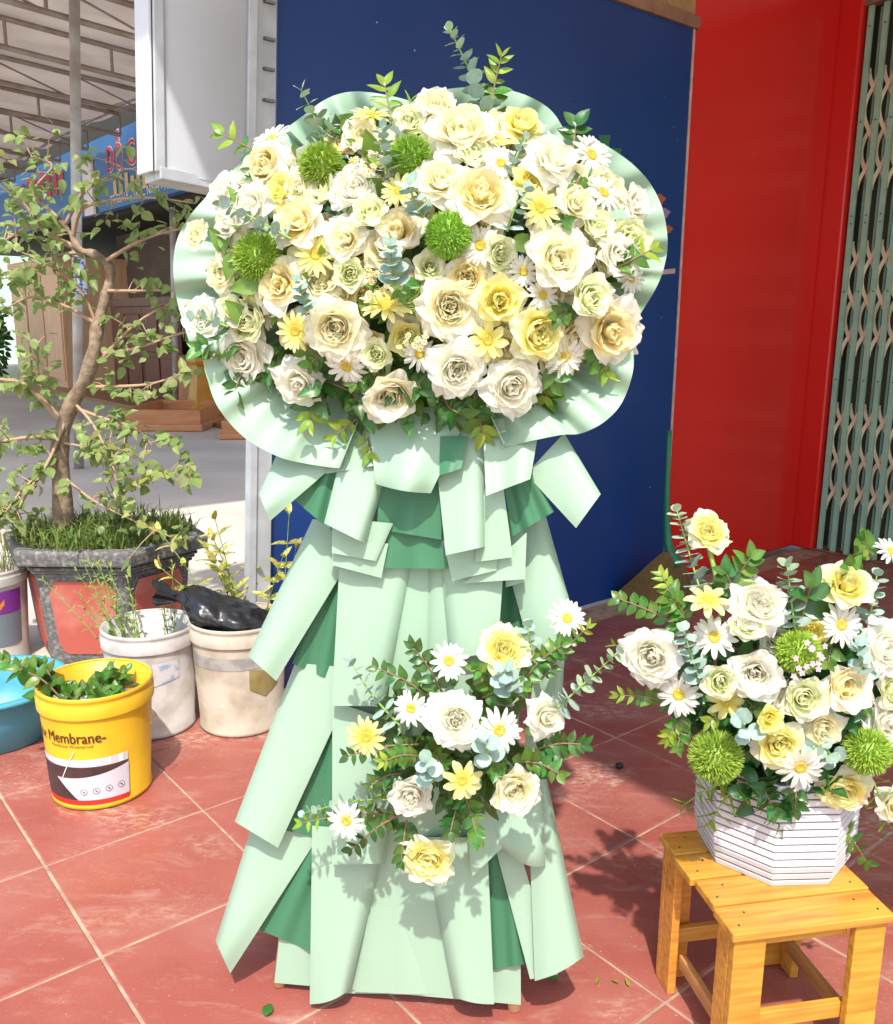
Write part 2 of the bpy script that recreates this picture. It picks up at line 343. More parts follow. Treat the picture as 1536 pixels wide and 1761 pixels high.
m.box(AB(rw_a - RET - .001, cb_, gtop + .05), DA * -(GL + .5), DB * .14, (0, 0, RWH - gtop - .05)); m.build('lintel', M['red'], wl)
# timber above the panel
m = thing('timber_beam', AB(wa, pr_top.dot(DB) - .3, ztop), 'old brown timber beam end resting above the blue panel', 'beam')
q = MB(); q.box(AB(wa - .01, pr_top.dot(DB) - .19, ztop + .055), DB * .19, DA * .2, (0, 0, .16)); bevel(q.build('beam_end', M['woodblock'], m), .006)
q = MB(); q.box(AB(wa + .1, pr_top.dot(DB) - 1.3, ztop + .055), DB * 1.1, DA * .1, (0, 0, .1)); q.build('beam', M['rust'], m)
gt = thing('folding_gate', AB(rw_a - RET, g_b), 'grey-green folding lattice gate with tan links beside the red wall', 'gate')
a_start = rw_a - RET - .015; SPC = .08; NB = int(GL / SPC)
bm_ = MB(); bm_.box(Vector((0, 0, 0)), DA * -.027, DB * .018, (0, 0, gtop)); bme = bm_.mesh('bar', M['gategreen'])
bm2 = MB(); bm2.box(Vector((0, 0, 0)), DA * -.012, DB * .012, (0, 0, gtop)); bme2 = bm2.mesh('rear_bar', M['gategreen'])
lk = MB(); HG = .62
for sgn in (1, -1):
    pts = []
    for i in range(25):
        t = i / 24; x = .5 * SPC * (1 + sgn * .88 * cos(2 * pi * t * 1.5)); pts.append((x, t * HG))
    for i in range(24):
        (x0, z0), (x1, z1) = pts[i], pts[i + 1]
        h = .012
        lk.add([DA * -(x0 - h) + Vector((0, 0, z0)) + DB * (.006 * sgn), DA * -(x0 + h) + Vector((0, 0, z0)) + DB * (.006 * sgn), DA * -(x1 + h) + Vector((0, 0, z1)) + DB * (.006 * sgn), DA * -(x1 - h) + Vector((0, 0, z1)) + DB * (.006 * sgn)], [(0, 1, 2, 3)])
lme = lk.mesh('lattice_link', M['gatelink'])
groups = [gtop - .30 - HG, gtop - .30 - HG - .88, gtop - .30 - HG - 1.76]
riv = MB(); riv.lathe([(.0, .004), (.004, .003), (.005, 0)], 8); rivm = mat('rivet_dark', c4(.08, .09, .08), rough=.5)
rme = riv.mesh('rivet', rivm)
RR = Matrix(((DA.x * -1, 0, -DB.x, 0), (DA.y * -1, 0, -DB.y, 0), (0, 1, 0, 0), (0, 0, 0, 1)))
for i in range(NB):
    c = AB(a_start - i * SPC, g_b, .01)
    put('bar', bme, gt, Matrix.Translation(c)); put('rear_bar', bme2, gt, Matrix.Translation(c + DB * .06 + DA * -.035))
    for gz in groups:
        if gz > 0: 
            l = put('lattice_link', lme, gt, Matrix.Translation(c + DA * -.0135 + DB * .0245 + Vector((0, 0, gz))))
    for rz in (gtop - .1, groups[0] - .13, groups[0] - .17, groups[1] - .13, groups[0] + .35, groups[1] + .35):
        put('rivet', rme, gt, Matrix.Translation(c + DA * -.016 + DB * -.0005 + Vector((0, 0, rz))) @ RR)
m = MB(); m.box(AB(a_start + .03, g_b - .02, gtop + .012), DA * -(GL + .1), DB * .06, (0, 0, .035)); m.build('top_track', M['rust'], gt)
m = MB(); m.box(AB(a_start + .03, g_b - .01, .003), DA * -(GL + .1), DB * .05, (0, 0, .006)); m.build('bottom_track', M['rust'], gt)
# porch roof over the gate side (its edge throws the shade line across the tiles)
shp = G(975, 1293); b_edge = shp.dot(DB); RH = 3.05
off = Vector((-sdir.x / -sdir.z * -1, 0, 0))
sh = Vector((sdir.x, sdir.y, 0)) * (RH / -sdir.z)
eb = (shp - sh).dot(DB)
m = MB(); m.box(AB(-3.2, eb, RH), DA * (wa + 3.6), DB * (cb_ + .9 - eb), (0, 0, .06))
pr = m.build('porch_roof', mat('roof_sheet', c4(.62, .60, .56), rough=.7, trans=.3)); pr['label'] = 'flat porch roof sheet over the gate side, above the view'; pr['category'] = 'roof'
# ------------------------------------------------------------------ left: furniture shop across the yard
M['signblue'] = mat('sign_blue', c4(.035, .13, .34), rough=.5, col2=c4(.05, .17, .40), scale=1.2)
M['signred'] = mat('sign_red', c4(.52, .03, .05), rough=.5); M['signwhite'] = mat('sign_white', c4(.7, .66, .68), rough=.5); M['signyellow'] = mat('sign_yellow', c4(.55, .38, .14), rough=.5)
M['tentpipe'] = mat('tent_steel', c4(.30, .26, .23), rough=.6, metal=.2, col2=c4(.22, .16, .12), scale=5)
M['postpipe'] = mat('post_steel', c4(.52, .52, .50), rough=.5, metal=.3, col2=c4(.35, .3, .27), scale=4)
M['tentsheet'] = mat('tent_sheet', c4(.50, .43, .38), rough=.8, trans=.18, col2=c4(.38, .32, .28), scale=1.2)
M['palewood'] = mat('pale_wood', c4(.80, .52, .33), rough=.5, col2=c4(.7, .42, .24), scale=3, stretch=(6, 6, .6))
M['orangewood'] = mat('orange_wood', c4(.55, .24, .10), rough=.5, col2=c4(.46, .18, .07), scale=3, stretch=(1, 6, 6))
M['redwood'] = mat('red_brown_wood', c4(.16, .045, .018), rough=.4, col2=c4(.11, .028, .012), scale=3, stretch=(6, 6, .6))
M['goldwood'] = mat('yellow_wood', c4(.58, .33, .05), rough=.4, col2=c4(.5, .27, .04), scale=4)
M['greywall'] = mat('shop_grey_wall', c4(.16, .12, .10), rough=.8, col2=c4(.12, .09, .075), scale=2)
F0 = G(383, 738, YZ); fb = F0.dot(DB)
def FV(px, py, front=0.0): return V(px, py, AB(0, fb - front), (DA.x, DA.y))
sh_ = thing('furniture_shop', AB(12, fb + 2, YZ), 'dark open fronted furniture shop across the concrete yard', 'shop')
aN, aF = FV(470, 600).dot(DA), FV(-60, 600).dot(DA) + 3
m = MB(); m.box(AB(aN, fb, YZ), DA * (aF - aN), DB * 5, (0, 0, .06)); m.build('floor', mat('shop_floor', c4(.34, .17, .08), rough=.4), sh_)
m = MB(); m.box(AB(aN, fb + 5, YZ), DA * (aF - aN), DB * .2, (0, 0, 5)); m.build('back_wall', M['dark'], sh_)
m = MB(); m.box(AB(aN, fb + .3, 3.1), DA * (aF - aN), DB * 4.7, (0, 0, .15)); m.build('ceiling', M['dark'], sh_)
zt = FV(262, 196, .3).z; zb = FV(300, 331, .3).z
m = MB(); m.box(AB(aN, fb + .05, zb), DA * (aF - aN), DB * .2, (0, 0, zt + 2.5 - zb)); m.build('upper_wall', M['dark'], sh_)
# grey partition behind the doors
c0, c1 = FV(300, 500, -1.6), FV(197, 500, -1.6)
m = MB(); m.box(AB(c0.dot(DA) - 1.5, fb + 1.7, YZ + .06), DA * (c1.dot(DA) - c0.dot(DA) + 1.5), DB * .1, (0, 0, 3.0)); m.build('partition', M['greywall'], sh_)
def text_mesh(name, s, size, mt, extrude=0.0, offset=0.0):
    cu = bpy.data.curves.new(name, 'FONT'); cu.body = s; cu.size = size; cu.extrude = extrude; cu.offset = offset; cu.resolution_u = 3
    ob = bpy.data.objects.new(name, cu); COL.objects.link(ob); bpy.context.view_layer.update()
    me = bpy.data.meshes.new_from_object(ob.evaluated_get(bpy.context.evaluated_depsgraph_get()))
    bpy.data.objects.remove(ob); me.materials.clear(); me.materials.append(mt); me.name = name; return me
# blue shop sign
sg = thing('shop_sign', AB(FV(200, 300, .3).dot(DA), fb - .3, zb), 'long blue shop sign with red lettering above the furniture shop', 'sign')
m = MB(); m.box(AB(aN, fb - .3, zb), DA * (aF - aN), DB * .12, (0, 0, zt - zb)); m.build('board', M['signblue'], sg)
RT = Matrix(((-DA.x, 0, -DB.x, 0), (-DA.y, 0, -DB.y, 0), (0, 1, 0, 0), (0, 0, 0, 1)))
def sign_text(s, px, py, h, mt, back=.312, outline=None, wd=1.0):
    p = FV(px, py, back)
    if outline: 
        me = text_mesh('lettering_outline', s, h, outline, 0, .028 * h); put('lettering_outline', me, sg, Matrix.Translation(p + DB * .006) @ RT @ Matrix.Diagonal((wd, 1, 1, 1)))
    me = text_mesh('lettering', s, h, mt, 0, .002 * h); put('lettering', me, sg, Matrix.Translation(p) @ RT @ Matrix.Diagonal((wd, 1, 1, 1)))
sign_text('ĐỒ GỖ B', 183, 298, .46, M['signred'], outline=M['signwhite'], wd=1.0)
sign_text('TT CỔ LỄ - TRỰC NINH - NAM ĐỊNH', 190, 352, .17, M['signwhite'])
for i in range(9):
    p = FV(196 + i * 10, 337 - i * 2.6, .312); q = MB(); q.box(p, DA * -.12, DB * .004, (0, 0, .26 if i % 3 else .2)); q.build('yellow_lettering', M['signyellow'], sg)
for i in range(7):
    p = FV(38 + i * 11, 352 - i * 3, .312); q = MB(); q.box(p, DA * -.2, DB * .004, (0, 0, .42 if i % 2 else .34)); q.build('red_lettering', M['signred'], sg)
q = MB(); p = FV(150, 380, .33); q.box(AB(p.dot(DA), fb - .36, zb - .02), DA * -.4, DB * .04, (0, 0, zt - zb - .2)); q.build('divider_strip', M['signwhite'], sg)
# tent awning
tn = thing('tent_awning', AB(8, fb - 2.2, YZ), 'pale sheet tent awning on rusty steel trusses over the yard', 'tent')
TZ = 4.05; b0t, b1t = fb - 5.5, fb - .45
tA0, tA1 = 4.2, 30
def sag(u, v): return .07 * sin(v * 60) ** 2 * -1
m = MB(); m.grid(lambda u, v: AB(tA0 + (tA1 - tA0) * v, b0t + (b1t - b0t) * u, TZ + .34 - .35 * u + sag(u, v)), 6, 60); m.build('canopy_sheet', M['tentsheet'], tn, smooth=True)
PST = G(135, 806, YZ)
a_p = PST.dot(DA)
for i in range(-2, 14):
    a = a_p + i * 1.32
    if a < tA0: continue
    m = MB(); hh = .26
    m.tube([AB(a, b0t, TZ + .27), AB(a, b1t, TZ - .08)], .028, 6); m.tube([AB(a, b0t, TZ + .27 - hh), AB(a, b1t, TZ - .08 - hh)], .028, 6)
    nn = 5
    for j in range(nn + 1):
        t = j / nn; p = AB(a, b0t + (b1t - b0t) * t, TZ + .27 - .35 * t); m.tube([p, p - Vector((0, 0, hh))], .018, 5)
        if j < nn and i % 2 == 0:
            t2 = (j + 1) / nn; p2 = AB(a, b0t + (b1t - b0t) * t2, TZ + .27 - .35 * t2 - hh); m.tube([p, p2], .012, 5)
    m.build('truss', M['tentpipe'], tn)
for t in (0.02, .98):
    m = MB(); m.tube([AB(tA0, b0t + (b1t - b0t) * t, TZ + .31 - .35 * t), AB(tA1, b0t + (b1t - b0t) * t, TZ + .31 - .35 * t)], .03, 6); m.build('edge_rail', M['tentpipe'], tn)
def post(px0, px1, pyb, r, top, lean_top, name):
    b = G(px1, pyb, YZ); t = P(px0, lean_top, b.y); k = (top - b.z) / (t.z - b.z); q = MB(); q.tube([b, b + (t - b) * k], r, 12); ob = q.build(name, M['postpipe'], tn, smooth=True)
post(128, 136, 806, .045, TZ + .1, 0, 'post'); post(297, 303, 712, .045, 3.6, 380, 'post')
q = MB(); c = P(134, 466, PST.y - .048); q.lathe([(.052, -.2), (.052, .2)], 16, (c.x, PST.y, c.z)); q.build('sticker_band', mat('sticker', c4(.55, .6, .68), rough=.4, col2=c4(.06, .1, .3), scale=22, lo=.48, hi=.54), tn, smooth=True)

# furniture
def flat_box(name, px0, px1, pyt, pyb, depth, parent, mt, front=0.0):
    """box whose front face stands along DA; px/py measured on the photo"""
    base = FV((px0 + px1) / 2, pyb, front)
    return base
wd_ = G(95, 668, YZ); wb = wd_.dot(DB)
def WD(px, py): return V(px, py, AB(0, wb), (DA.x, DA.y))
w1, w0 = WD(30, 600), WD(112, 600); zt_ = WD(80, 455).z
wr = thing('wardrobe', (wd_.x, wd_.y, YZ), 'tall pale unfinished wooden wardrobe standing in front of the shop', 'wardrobe')
wl_ = w1.dot(DA) - w0.dot(DA); a0 = w0.dot(DA)
m = MB(); m.box(AB(a0, wb, YZ + .002), DA * wl_, DB * 1.5, (0, 0, zt_ - YZ)); m.build('carcass', M['palewood'], wr)
m = MB(); m.box(AB(a0 - .05, wb - .05, zt_ + .002), DA * (wl_ + .1), DB * 1.6, (0, 0, .12)); m.build('cornice', M['palewood'], wr)
for i in range(3):
    m = MB(); m.box(AB(a0 + .08 + i * wl_ / 3, wb - .03, .12), DA * (wl_ / 3 - .12), DB * .029, (0, 0, zt_ - .3)); bevel(m.build('door', M['palewood'], wr), .02)
# second wardrobe end seen right of the tent post
dv0, dv1 = FV(190, 600, -.9), FV(302, 600, -.9)
dc = thing('panelled_doors', AB(dv1.dot(DA), fb + .95, YZ + .06), 'dark red brown panelled double doors standing inside the shop', 'doors')
zt2 = FV(245, 527, -.9).z; hgt = zt2 - YZ - .06; aL = dv0.dot(DA) - dv1.dot(DA)
for i in range(2):
    m = MB(); x0 = dv1.dot(DA) + i * aL / 2
    m.box(AB(x0 + .01, fb + .95, YZ + .065), DA * (aL / 2 - .02), DB * .06, (0, 0, hgt)); leaf = m.build('door_leaf', M['redwood'], dc)
    for j, (z0, z1) in enumerate(((.08, .44), (.50, .92))):
        for h in range(2):
            q = MB(); q.box(AB(x0 + .08 + h * (aL / 4 - .03), fb + .925, YZ + .06 + z0 * hgt), DA * (aL / 4 - .12), DB * .03, (0, 0, (z1 - z0) * hgt)); bevel(q.build('door_panel', M['redwood'], leaf), .03)
m = MB(); m.box(AB(dv1.dot(DA) - .05, fb + .9, YZ + .07 + hgt), DA * (aL + .1), DB * .16, (0, 0, .14)); m.build('cornice', M['redwood'], dc)
def plinth(px, py, L_, W_, H_, rot, mt, label, name='timber_plinth', b_edge=True):
    c = G(px, py, YZ); t = thing(name, c, label, 'plinth')
    ca_, sa_ = cos(rot), sin(rot); ex = Vector((ca_, sa_, 0)); ey = Vector((-sa_, ca_, 0))
    q = MB(); q.box(c, ex * L_, ey * W_, (0, 0, H_ * .35)); bevel(q.build('base_board', mt, t), .02)
    for (o_, a_, b_) in ((c + ex * .03 + ey * .03, ex * (L_ - .06), ey * .05), (c + ex * .03 + ey * (W_ - .08), ex * (L_ - .06), ey * .05), (c + ex * .03 + ey * .081, ex * .05, ey * (W_ - .162)), (c + ex * (L_ - .08) + ey * .081, ex * .05, ey * (W_ - .162))):
        q = MB(); q.box(o_ + Vector((0, 0, H_ * .35 + .002)), a_, b_, (0, 0, H_ * .65)); q.build('side_board', mt, t)
plinth(205, 742, 1.05, 1.6, .27, .0, M['orangewood'], 'orange timber frame lying on the concrete left of the flower stand')
plinth(377, 757, .8, .7, .22, .15, M['orangewood'], 'small orange timber base half hidden behind the paper collar')
# yellow tapered pedestal on the shop floor
pc = G(349, 712, YZ + .06); pd = thing('pedestal', pc, 'yellow wooden tapered pedestal standing on the shop floor', 'pedestal')
def sqr(m, c, prof):
    vs = []; fs = []
    for (h, z) in prof: vs += [c + DA * (h * i) + DB * (h * j) + Vector((0, 0, z)) for (i, j) in ((-1, -1), (1, -1), (1, 1), (-1, 1))]
    for k in range(len(prof) - 1):
        for i in range(4): fs.append((k * 4 + (i + 1) % 4, k * 4 + i, (k + 1) * 4 + i, (k + 1) * 4 + (i + 1) % 4))
    fs.append(tuple(range(len(prof) * 4 - 4, len(prof) * 4))[::-1]); m.add(vs, fs)
m = MB(); sqr(m, pc, [(.2, .001), (.2, .1), (.17, .13)]); m.build('foot', M['goldwood'], pd)
m = MB(); sqr(m, pc, [(.16, .131), (.1, .62), (.095, .7)]); m.build('shaft', M['goldwood'], pd)
m = MB(); sqr(m, pc, [(.12, .701), (.15, .75), (.15, .8)]); m.build('cap', M['goldwood'], pd)
# brown low cabinet behind the pedestal
k0 = FV(345, 700, -.4); kc = thing('low_cabinet', AB(k0.dot(DA), fb + .4, YZ + .06), 'reddish brown low cabinet behind the yellow pedestal', 'cabinet')
m = MB(); m.box(AB(FV(420, 700, -.5).dot(DA), fb + .5, YZ + .062), DA * (FV(305, 700, -.5).dot(DA) - FV(420, 700, -.5).dot(DA)), DB * .5, (0, 0, .75)); m.build('carcass', M['orangewood'], kc)
m = MB(); m.box(AB(FV(420, 700, -.5).dot(DA), fb + .46, YZ + .82), DA * (FV(305, 700, -.5).dot(DA) - FV(420, 700, -.5).dot(DA)), DB * .56, (0, 0, .05)); m.build('top', M['redwood'], kc)
# far pale building and shrub at the left border
c = G(20, 640, YZ); fbld = thing('pale_building', (c.x - 6, c.y + 6, YZ), 'pale green building far behind at the left border', 'building')
m = MB(); m.box((c.x - 12, c.y + 8, YZ), (14, 0, 0), (0, 5, 0), (0, 0, 6)); m.build('wall', mat('pale_green_wall', c4(.42, .55, .47), rough=.8, col2=c4(.36, .48, .41), scale=2), fbld)
for i in range(3):
    m = MB(); m.box((c.x - 6 + i * 2.4, c.y + 7.95, 1.2), (1.2, 0, 0), (0, .06, 0), (0, 0, 1.4)); m.build('window', mat('window_dark', c4(.05, .07, .08), rough=.2), fbld)

# ------------------------------------------------------------------ flower kit (meshes of unit size, axis +Z, shared by all copies)
def add_uv(me, uvs):
    uv = me.uv_layers.new(name='UVMap')
    for l in me.loops: uv.data[l.index].uv = uvs[l.vertex_index]
class PB(MB):
    """mesh builder that keeps a (u, v) pair for each vertex"""
    def __init__(s): super().__init__(); s.uv = []
    def surf(s, fn, nu, nv):
        for j in range(nv + 1):
            for i in range(nu + 1): s.uv.append((i / nu, j / nv))
        s.grid(fn, nu, nv)
    def pmesh(s, name, mats, smooth=True):
        me = s.mesh(name, mats, smooth); add_uv(me, s.uv); return me
def petal_fn(w, l, t0, t1, cup=.3, r0=0.0, ruf=.03, seed=0, tipw=.3, point=.0, Mx=None, z0=0.0, wrap=0.0):
    rr = random.Random(seed); ph = [rr.uniform(0, 6.28) for _ in range(6)]; N = 24
    ys, zs, th = [0.0], [0.0], []
    for k in range(N):
        t = (k + .5) / N; a = t0 + (t1 - t0) * (t ** 1.15); th.append(a); ys.append(ys[-1] + cos(a) * l / N); zs.append(zs[-1] + sin(a) * l / N)
    th.append(th[-1])
    def fn(u, v):
        s = 2 * u - 1
        sh = sin(pi * (.13 + (.87 - .13 + (.13 - tipw * .3)) * v ** .85)); sh = max(sh, .18)
        vv = v * (1 - (.16 - point * .1) * s * s * v) ; vv = min(max(vv, 0), 1)
        if point: sh *= 1 - point * max(0, v - .55) * 1.6
        k = min(int(vv * N), N - 1); f = vv * N - k
        y = ys[k] + (ys[k + 1] - ys[k]) * f; z = zs[k] + (zs[k + 1] - zs[k]) * f; a = th[k]
        x = w * sh * s
        n = cup * w * s * s * sh + ruf * v * v * (sin(5.5 * s + ph[0]) + .6 * sin(9 * s + ph[1]) * abs(s) + .8 * sin(3 * s + 4 * v + ph[2]))
        y2 = y - sin(a) * n; z2 = z + cos(a) * n
        if wrap: # bend round the axis
            R_ = r0 + .02; an = x / max(wrap, .05); 
            rad = r0 + y2
            p = Vector((rad * sin(an), rad * cos(an), z0 + z2))
        else: p = Vector((x, r0 + y2, z0 + z2))
        return Mx @ p if Mx is not None else p
    return fn
RX = lambda a: Matrix.Rotation(a, 4, 'X'); RZ = lambda a: Matrix.Rotation(a, 4, 'Z'); RY = lambda a: Matrix.Rotation(a, 4, 'Y')
def guard_petal(i, kind):
    b = PB()
    rr = random.Random(100 + i)
    if kind == 'open':  b.surf(petal_fn(.47, .84, radians(48 + rr.uniform(-8, 8)), radians(-38 + rr.uniform(-22, 18)), cup=.2, r0=.16, ruf=.06, seed=i, tipw=.5, z0=-.02), 9, 9)
    elif kind == 'point': b.surf(petal_fn(.40, .86, radians(46), radians(-62 + rr.uniform(-18, 18)), cup=-.22, r0=.15, ruf=.05, seed=i, tipw=.35, point=.55, z0=-.02), 8, 9)
    else: b.surf(petal_fn(.46, .78, radians(68 + rr.uniform(-6, 6)), radians(2 + rr.uniform(-15, 15)), cup=.34, r0=.14, ruf=.055, seed=i, tipw=.5, z0=-.06), 8, 9)
    return b
def heart(kind, seed):
    b = PB(); rr = random.Random(seed)
    if kind == 'open':      # quartered centre in a cup
        rings = [(3, .03, .22, .30, 76, 98, .12), (5, .09, .26, .36, 72, 96, .17), (6, .16, .3, .42, 70, 98, .21), (5, .23, .36, .48, 64, 100, .27), (5, .27, .42, .52, 55, 84, .34)]
    elif kind == 'tight':   # spiral like a ranunculus or a half open bud
        rings = [(2, .01, .14, .46, 82, 106, .10), (3, .05, .2, .5, 80, 108, .14), (4, .11, .26, .53, 76, 108, .2), (4, .18, .34, .55, 70, 106, .27), (5, .24, .4, .56, 62, 98, .34), (5, .28, .46, .58, 52, 72, .4)]
    else:                   # bud with rolled lips
        rings = [(2, .01, .16, .56, 84, 106, .10), (3, .06, .26, .58, 80, 104, .16), (4, .13, .38, .6, 72, 96, .26), (4, .2, .44, .62, 62, 70, .34)]
    ph = rr.uniform(0, 6); ecc = (rr.uniform(-.06, .06), rr.uniform(-.06, .06))
    for n, r, wd, ln, t0, t1, wr in rings:
        for k in range(n):
            a = ph + 2 * pi * k / n + rr.uniform(-.15, .15)
            Mx = Matrix.Translation((ecc[0], ecc[1], 0)) @ RZ(a) @ RX(rr.uniform(-.16, .12))
            b.surf(petal_fn(wd, ln * rr.uniform(.92, 1.06), radians(t0 + rr.uniform(-4, 4)), radians(t1 + rr.uniform(-6, 6)), cup=.0, r0=r + rr.uniform(-.02, .02), ruf=rr.uniform(.015, .05), seed=rr.random(), tipw=.75, Mx=Mx, z0=-.05, wrap=wr), 6, 6)
        ph += .9
    # outer cup ring flaring a little
    n = 5
    for k in range(n):
        a = 2 * pi * k / n + rr.uniform(-.2, .2)
        b.surf(petal_fn(.4, .66 * rr.uniform(.9, 1.05), radians(62), radians(14 + rr.uniform(-25, 18)), cup=.3, r0=.2, ruf=.03, seed=rr.random(), tipw=.5, Mx=RZ(a), z0=-.04), 7, 7)
    return b
CW = c4(.86, .80, .64); CWH = c4(.88, .85, .76)
PM = {  # petal material, heart material
 'white': (grad_mat('petal_white', c4(.90, .88, .66), c4(.955, .94, .86), .05, .35), grad_mat('heart_white', c4(.94, .90, .64), c4(.965, .945, .83), .1, .5, trans=.62)),
 'cream': (grad_mat('petal_cream', c4(.94, .89, .66), c4(.965, .935, .80), .05, .45), grad_mat('heart_cream', c4(.95, .87, .50), c4(.97, .93, .70), .15, .65, trans=.62)),
 'peach': (grad_mat('petal_peach', c4(.95, .86, .58), c4(.965, .93, .82), .05, .5), grad_mat('heart_peach', c4(.95, .78, .30), c4(.97, .90, .60), .2, .8, trans=.62)),
 'yellow': (grad_mat('petal_yellow', c4(.92, .83, .14), c4(.95, .91, .42), .1, .9), grad_mat('heart_yellow', c4(.93, .80, .12), c4(.96, .90, .36), .3, .95, trans=.5)),
 'lemon': (grad_mat('petal_lemon', c4(.93, .87, .26), c4(.96, .945, .72), .1, .9), grad_mat('heart_lemon', c4(.94, .84, .20), c4(.97, .93, .52), .3, .95, trans=.5)),
 'green': (grad_mat('petal_green_white', c4(.72, .80, .30), c4(.93, .945, .74), .05, .6), grad_mat('heart_green_white', c4(.70, .77, .24), c4(.93, .94, .66), .15, .7, trans=.5)),
}
GP = {}
for kind in ('open', 'point', 'cup'):
    for cname in PM:
        GP[kind, cname] = [guard_petal(i, kind).pmesh('petal', PM[cname][0]) for i in range(5)]
HT = {}
for kind in ('open', 'tight', 'bud'):
    for cname in PM: HT[kind, cname] = [heart(kind, s).pmesh('rose_heart', PM[cname][1]) for s in (1, 2, 3, 4)]
def frame(pos, n, scale, spin=0.0):
    n = Vector(n).normalized(); q = n.to_track_quat('Z', 'Y').to_matrix().to_4x4()
    return Matrix.Translation(pos) @ q @ RZ(spin) @ Matrix.Scale(scale, 4)
FR = random.Random(21)
def rose(par, pos, n, r, cname='white', kind='open', hk='open', npet=7, label=None):
    o = put('rose', HT[hk, cname][FR.randrange(4)], par, frame(pos, n, r * FR.uniform(1.24, 1.42), FR.uniform(0, 6.28)))
    if label: o['label'] = label
    if npet == 0: o.matrix_basis = o.matrix_basis @ Matrix.Scale(1.3, 4)
    ph = FR.uniform(0, 6.28)
    for k in range(npet):
        a = ph + 2 * pi * k / npet + FR.uniform(-.22, .22)
        Mx = RZ(a) @ RX(FR.uniform(-.22, .18)) @ Matrix.Diagonal((FR.uniform(.9, 1.15), FR.uniform(.9, 1.1), 1, 1)) @ Matrix.Translation((0, 0, -.03 * (k % 2)))
        put('petal', FR.choice(GP[kind, cname]), o, Mx)
    return o
# gerbera
M['disc'] = mat('gerbera_disc', c4(.72, .46, .06), rough=.8, col2=c4(.55, .50, .08), scale=5, bump=.6, bscale=14)
GM = {'white': grad_mat('gerbera_white', c4(.84, .78, .36), c4(.88, .87, .80), .05, .4, rough=.6), 'yellow': grad_mat('gerbera_yellow', c4(.90, .80, .16), c4(.94, .90, .46), .1, .9, rough=.6)}
def gerbera_mesh(cname, seed, wide=1.0):
    b = PB(); rr = random.Random(seed)
    for (n, l, wd, t0, t1, z) in ((15, .86, .105, 16, -14, 0), (13, .76, .10, 24, 2, .03)):
        n = int(n / wide)
        for k in range(n):
            a = 2 * pi * k / n + rr.uniform(-.09, .09) + z * 5
            b.surf(petal_fn(wd * wide * rr.uniform(.9, 1.15), l * rr.uniform(.9, 1.08), radians(t0 + rr.uniform(-9, 9)), radians(t1 + rr.uniform(-16, 12)), cup=.25, r0=.13, ruf=.008, seed=rr.random(), tipw=.9, Mx=RZ(a), z0=z), 3, 6)
    return b.pmesh('gerbera', GM[cname])
def disc_mesh():
    b = MB(); rr = random.Random(4); b.lathe([(.24, .06), (.235, .10), (.2, .13), (.12, .12), (.04, .10), (0.001, .095)], 20)
    for i in range(130):
        a = i * 2.39996; r = .232 * sqrt((i + 1) / 130); z = .115 + .025 * (r > .13); p = Vector((r * cos(a), r * sin(a), z)); d = .012
        b.add([p + Vector((d, 0, -.02)), p + Vector((-d * .5, d, -.02)), p + Vector((-d * .5, -d, -.02)), p + Vector((0, 0, .022))], [(0, 1, 3), (1, 2, 3), (2, 0, 3)])
    return b.mesh('disc', M['disc'])
DISC = disc_mesh(); GB = {c: [gerbera_mesh(c, s, wd) for s, wd in ((1, 1), (2, 1), (3, 1.12))] for c in GM}
GB['yellow'].append(gerbera_mesh('yellow', 9, 1.7))
M['stem'] = mat('flower_stem', c4(.22, .36, .06), rough=.5); M['twig'] = mat('twig_brown', c4(.22, .14, .07), rough=.7)
def gerbera(par, pos, n, r, cname='white', var=None, stem=None):
    me = GB[cname][FR.randrange(3) if var is None else var]
    o = put('gerbera', me, par, frame(pos, n, r * 1.1, FR.uniform(0, 6.28)))
    put('disc', DISC, o)
    return o
def stem(par, a, b, bend=(0, 0, 0), r=.0035, mt=None, name='stem'):
    a, b = Vector(a), Vector(b); m = MB(); m.tube(smooth_line([a, a.lerp(b, .5) + Vector(bend), b], 8), r, 7); return m.build(name, mt or M['stem'], par, smooth=True)
# green dianthus ball
M['ball'] = mat('dianthus_green', c4(.25, .46, .045), rough=.6, col2=c4(.40, .56, .08), scale=9, trans=.15, rnd=.12)
def ball_mesh(seed, n=1150):
    b = MB(); rr = random.Random(seed); b.lathe([(.001, -.6), (.5, -.45), (.66, -.05), (.6, .3), (.38, .55), (.001, .68)], 14)
    for i in range(n):
        z = 1 - 1.75 * (i + .5) / n; a = i * 2.39996; q = sqrt(max(0, 1 - z * z)); d = Vector((q * cos(a), q * sin(a), z)) + Vector((rr.gauss(0, .06), rr.gauss(0, .06), rr.gauss(0, .06))); d.normalize()
        t = d.orthogonal().normalized(); t = Matrix.Rotation(rr.uniform(0, 6.28), 3, d) @ t; s = d.cross(t); L_ = rr.uniform(.88, 1.0); w_ = .034
        bend = t * rr.uniform(-.08, .08)
        p0 = d * .58; p1 = d * (.58 + (L_ - .58) * .6) + bend * .4; p2 = d * L_ + bend
        b.add([p0 + t * w_ * .5, p0 - t * w_ * .5, p1 + t * w_, p1 + s * w_ * .7, p1 - t * w_, p2], [(0, 1, 4, 3), (0, 3, 2), (2, 3, 5), (3, 4, 5)])
    return b.mesh('dianthus_ball', M['ball'])
BALL = [ball_mesh(1), ball_mesh(2)]
def ball(par, pos, n, r):
    return put('dianthus_ball', BALL[FR.randrange(2)], par, frame(pos, n, r * 1.0, FR.uniform(0, 6.28)))
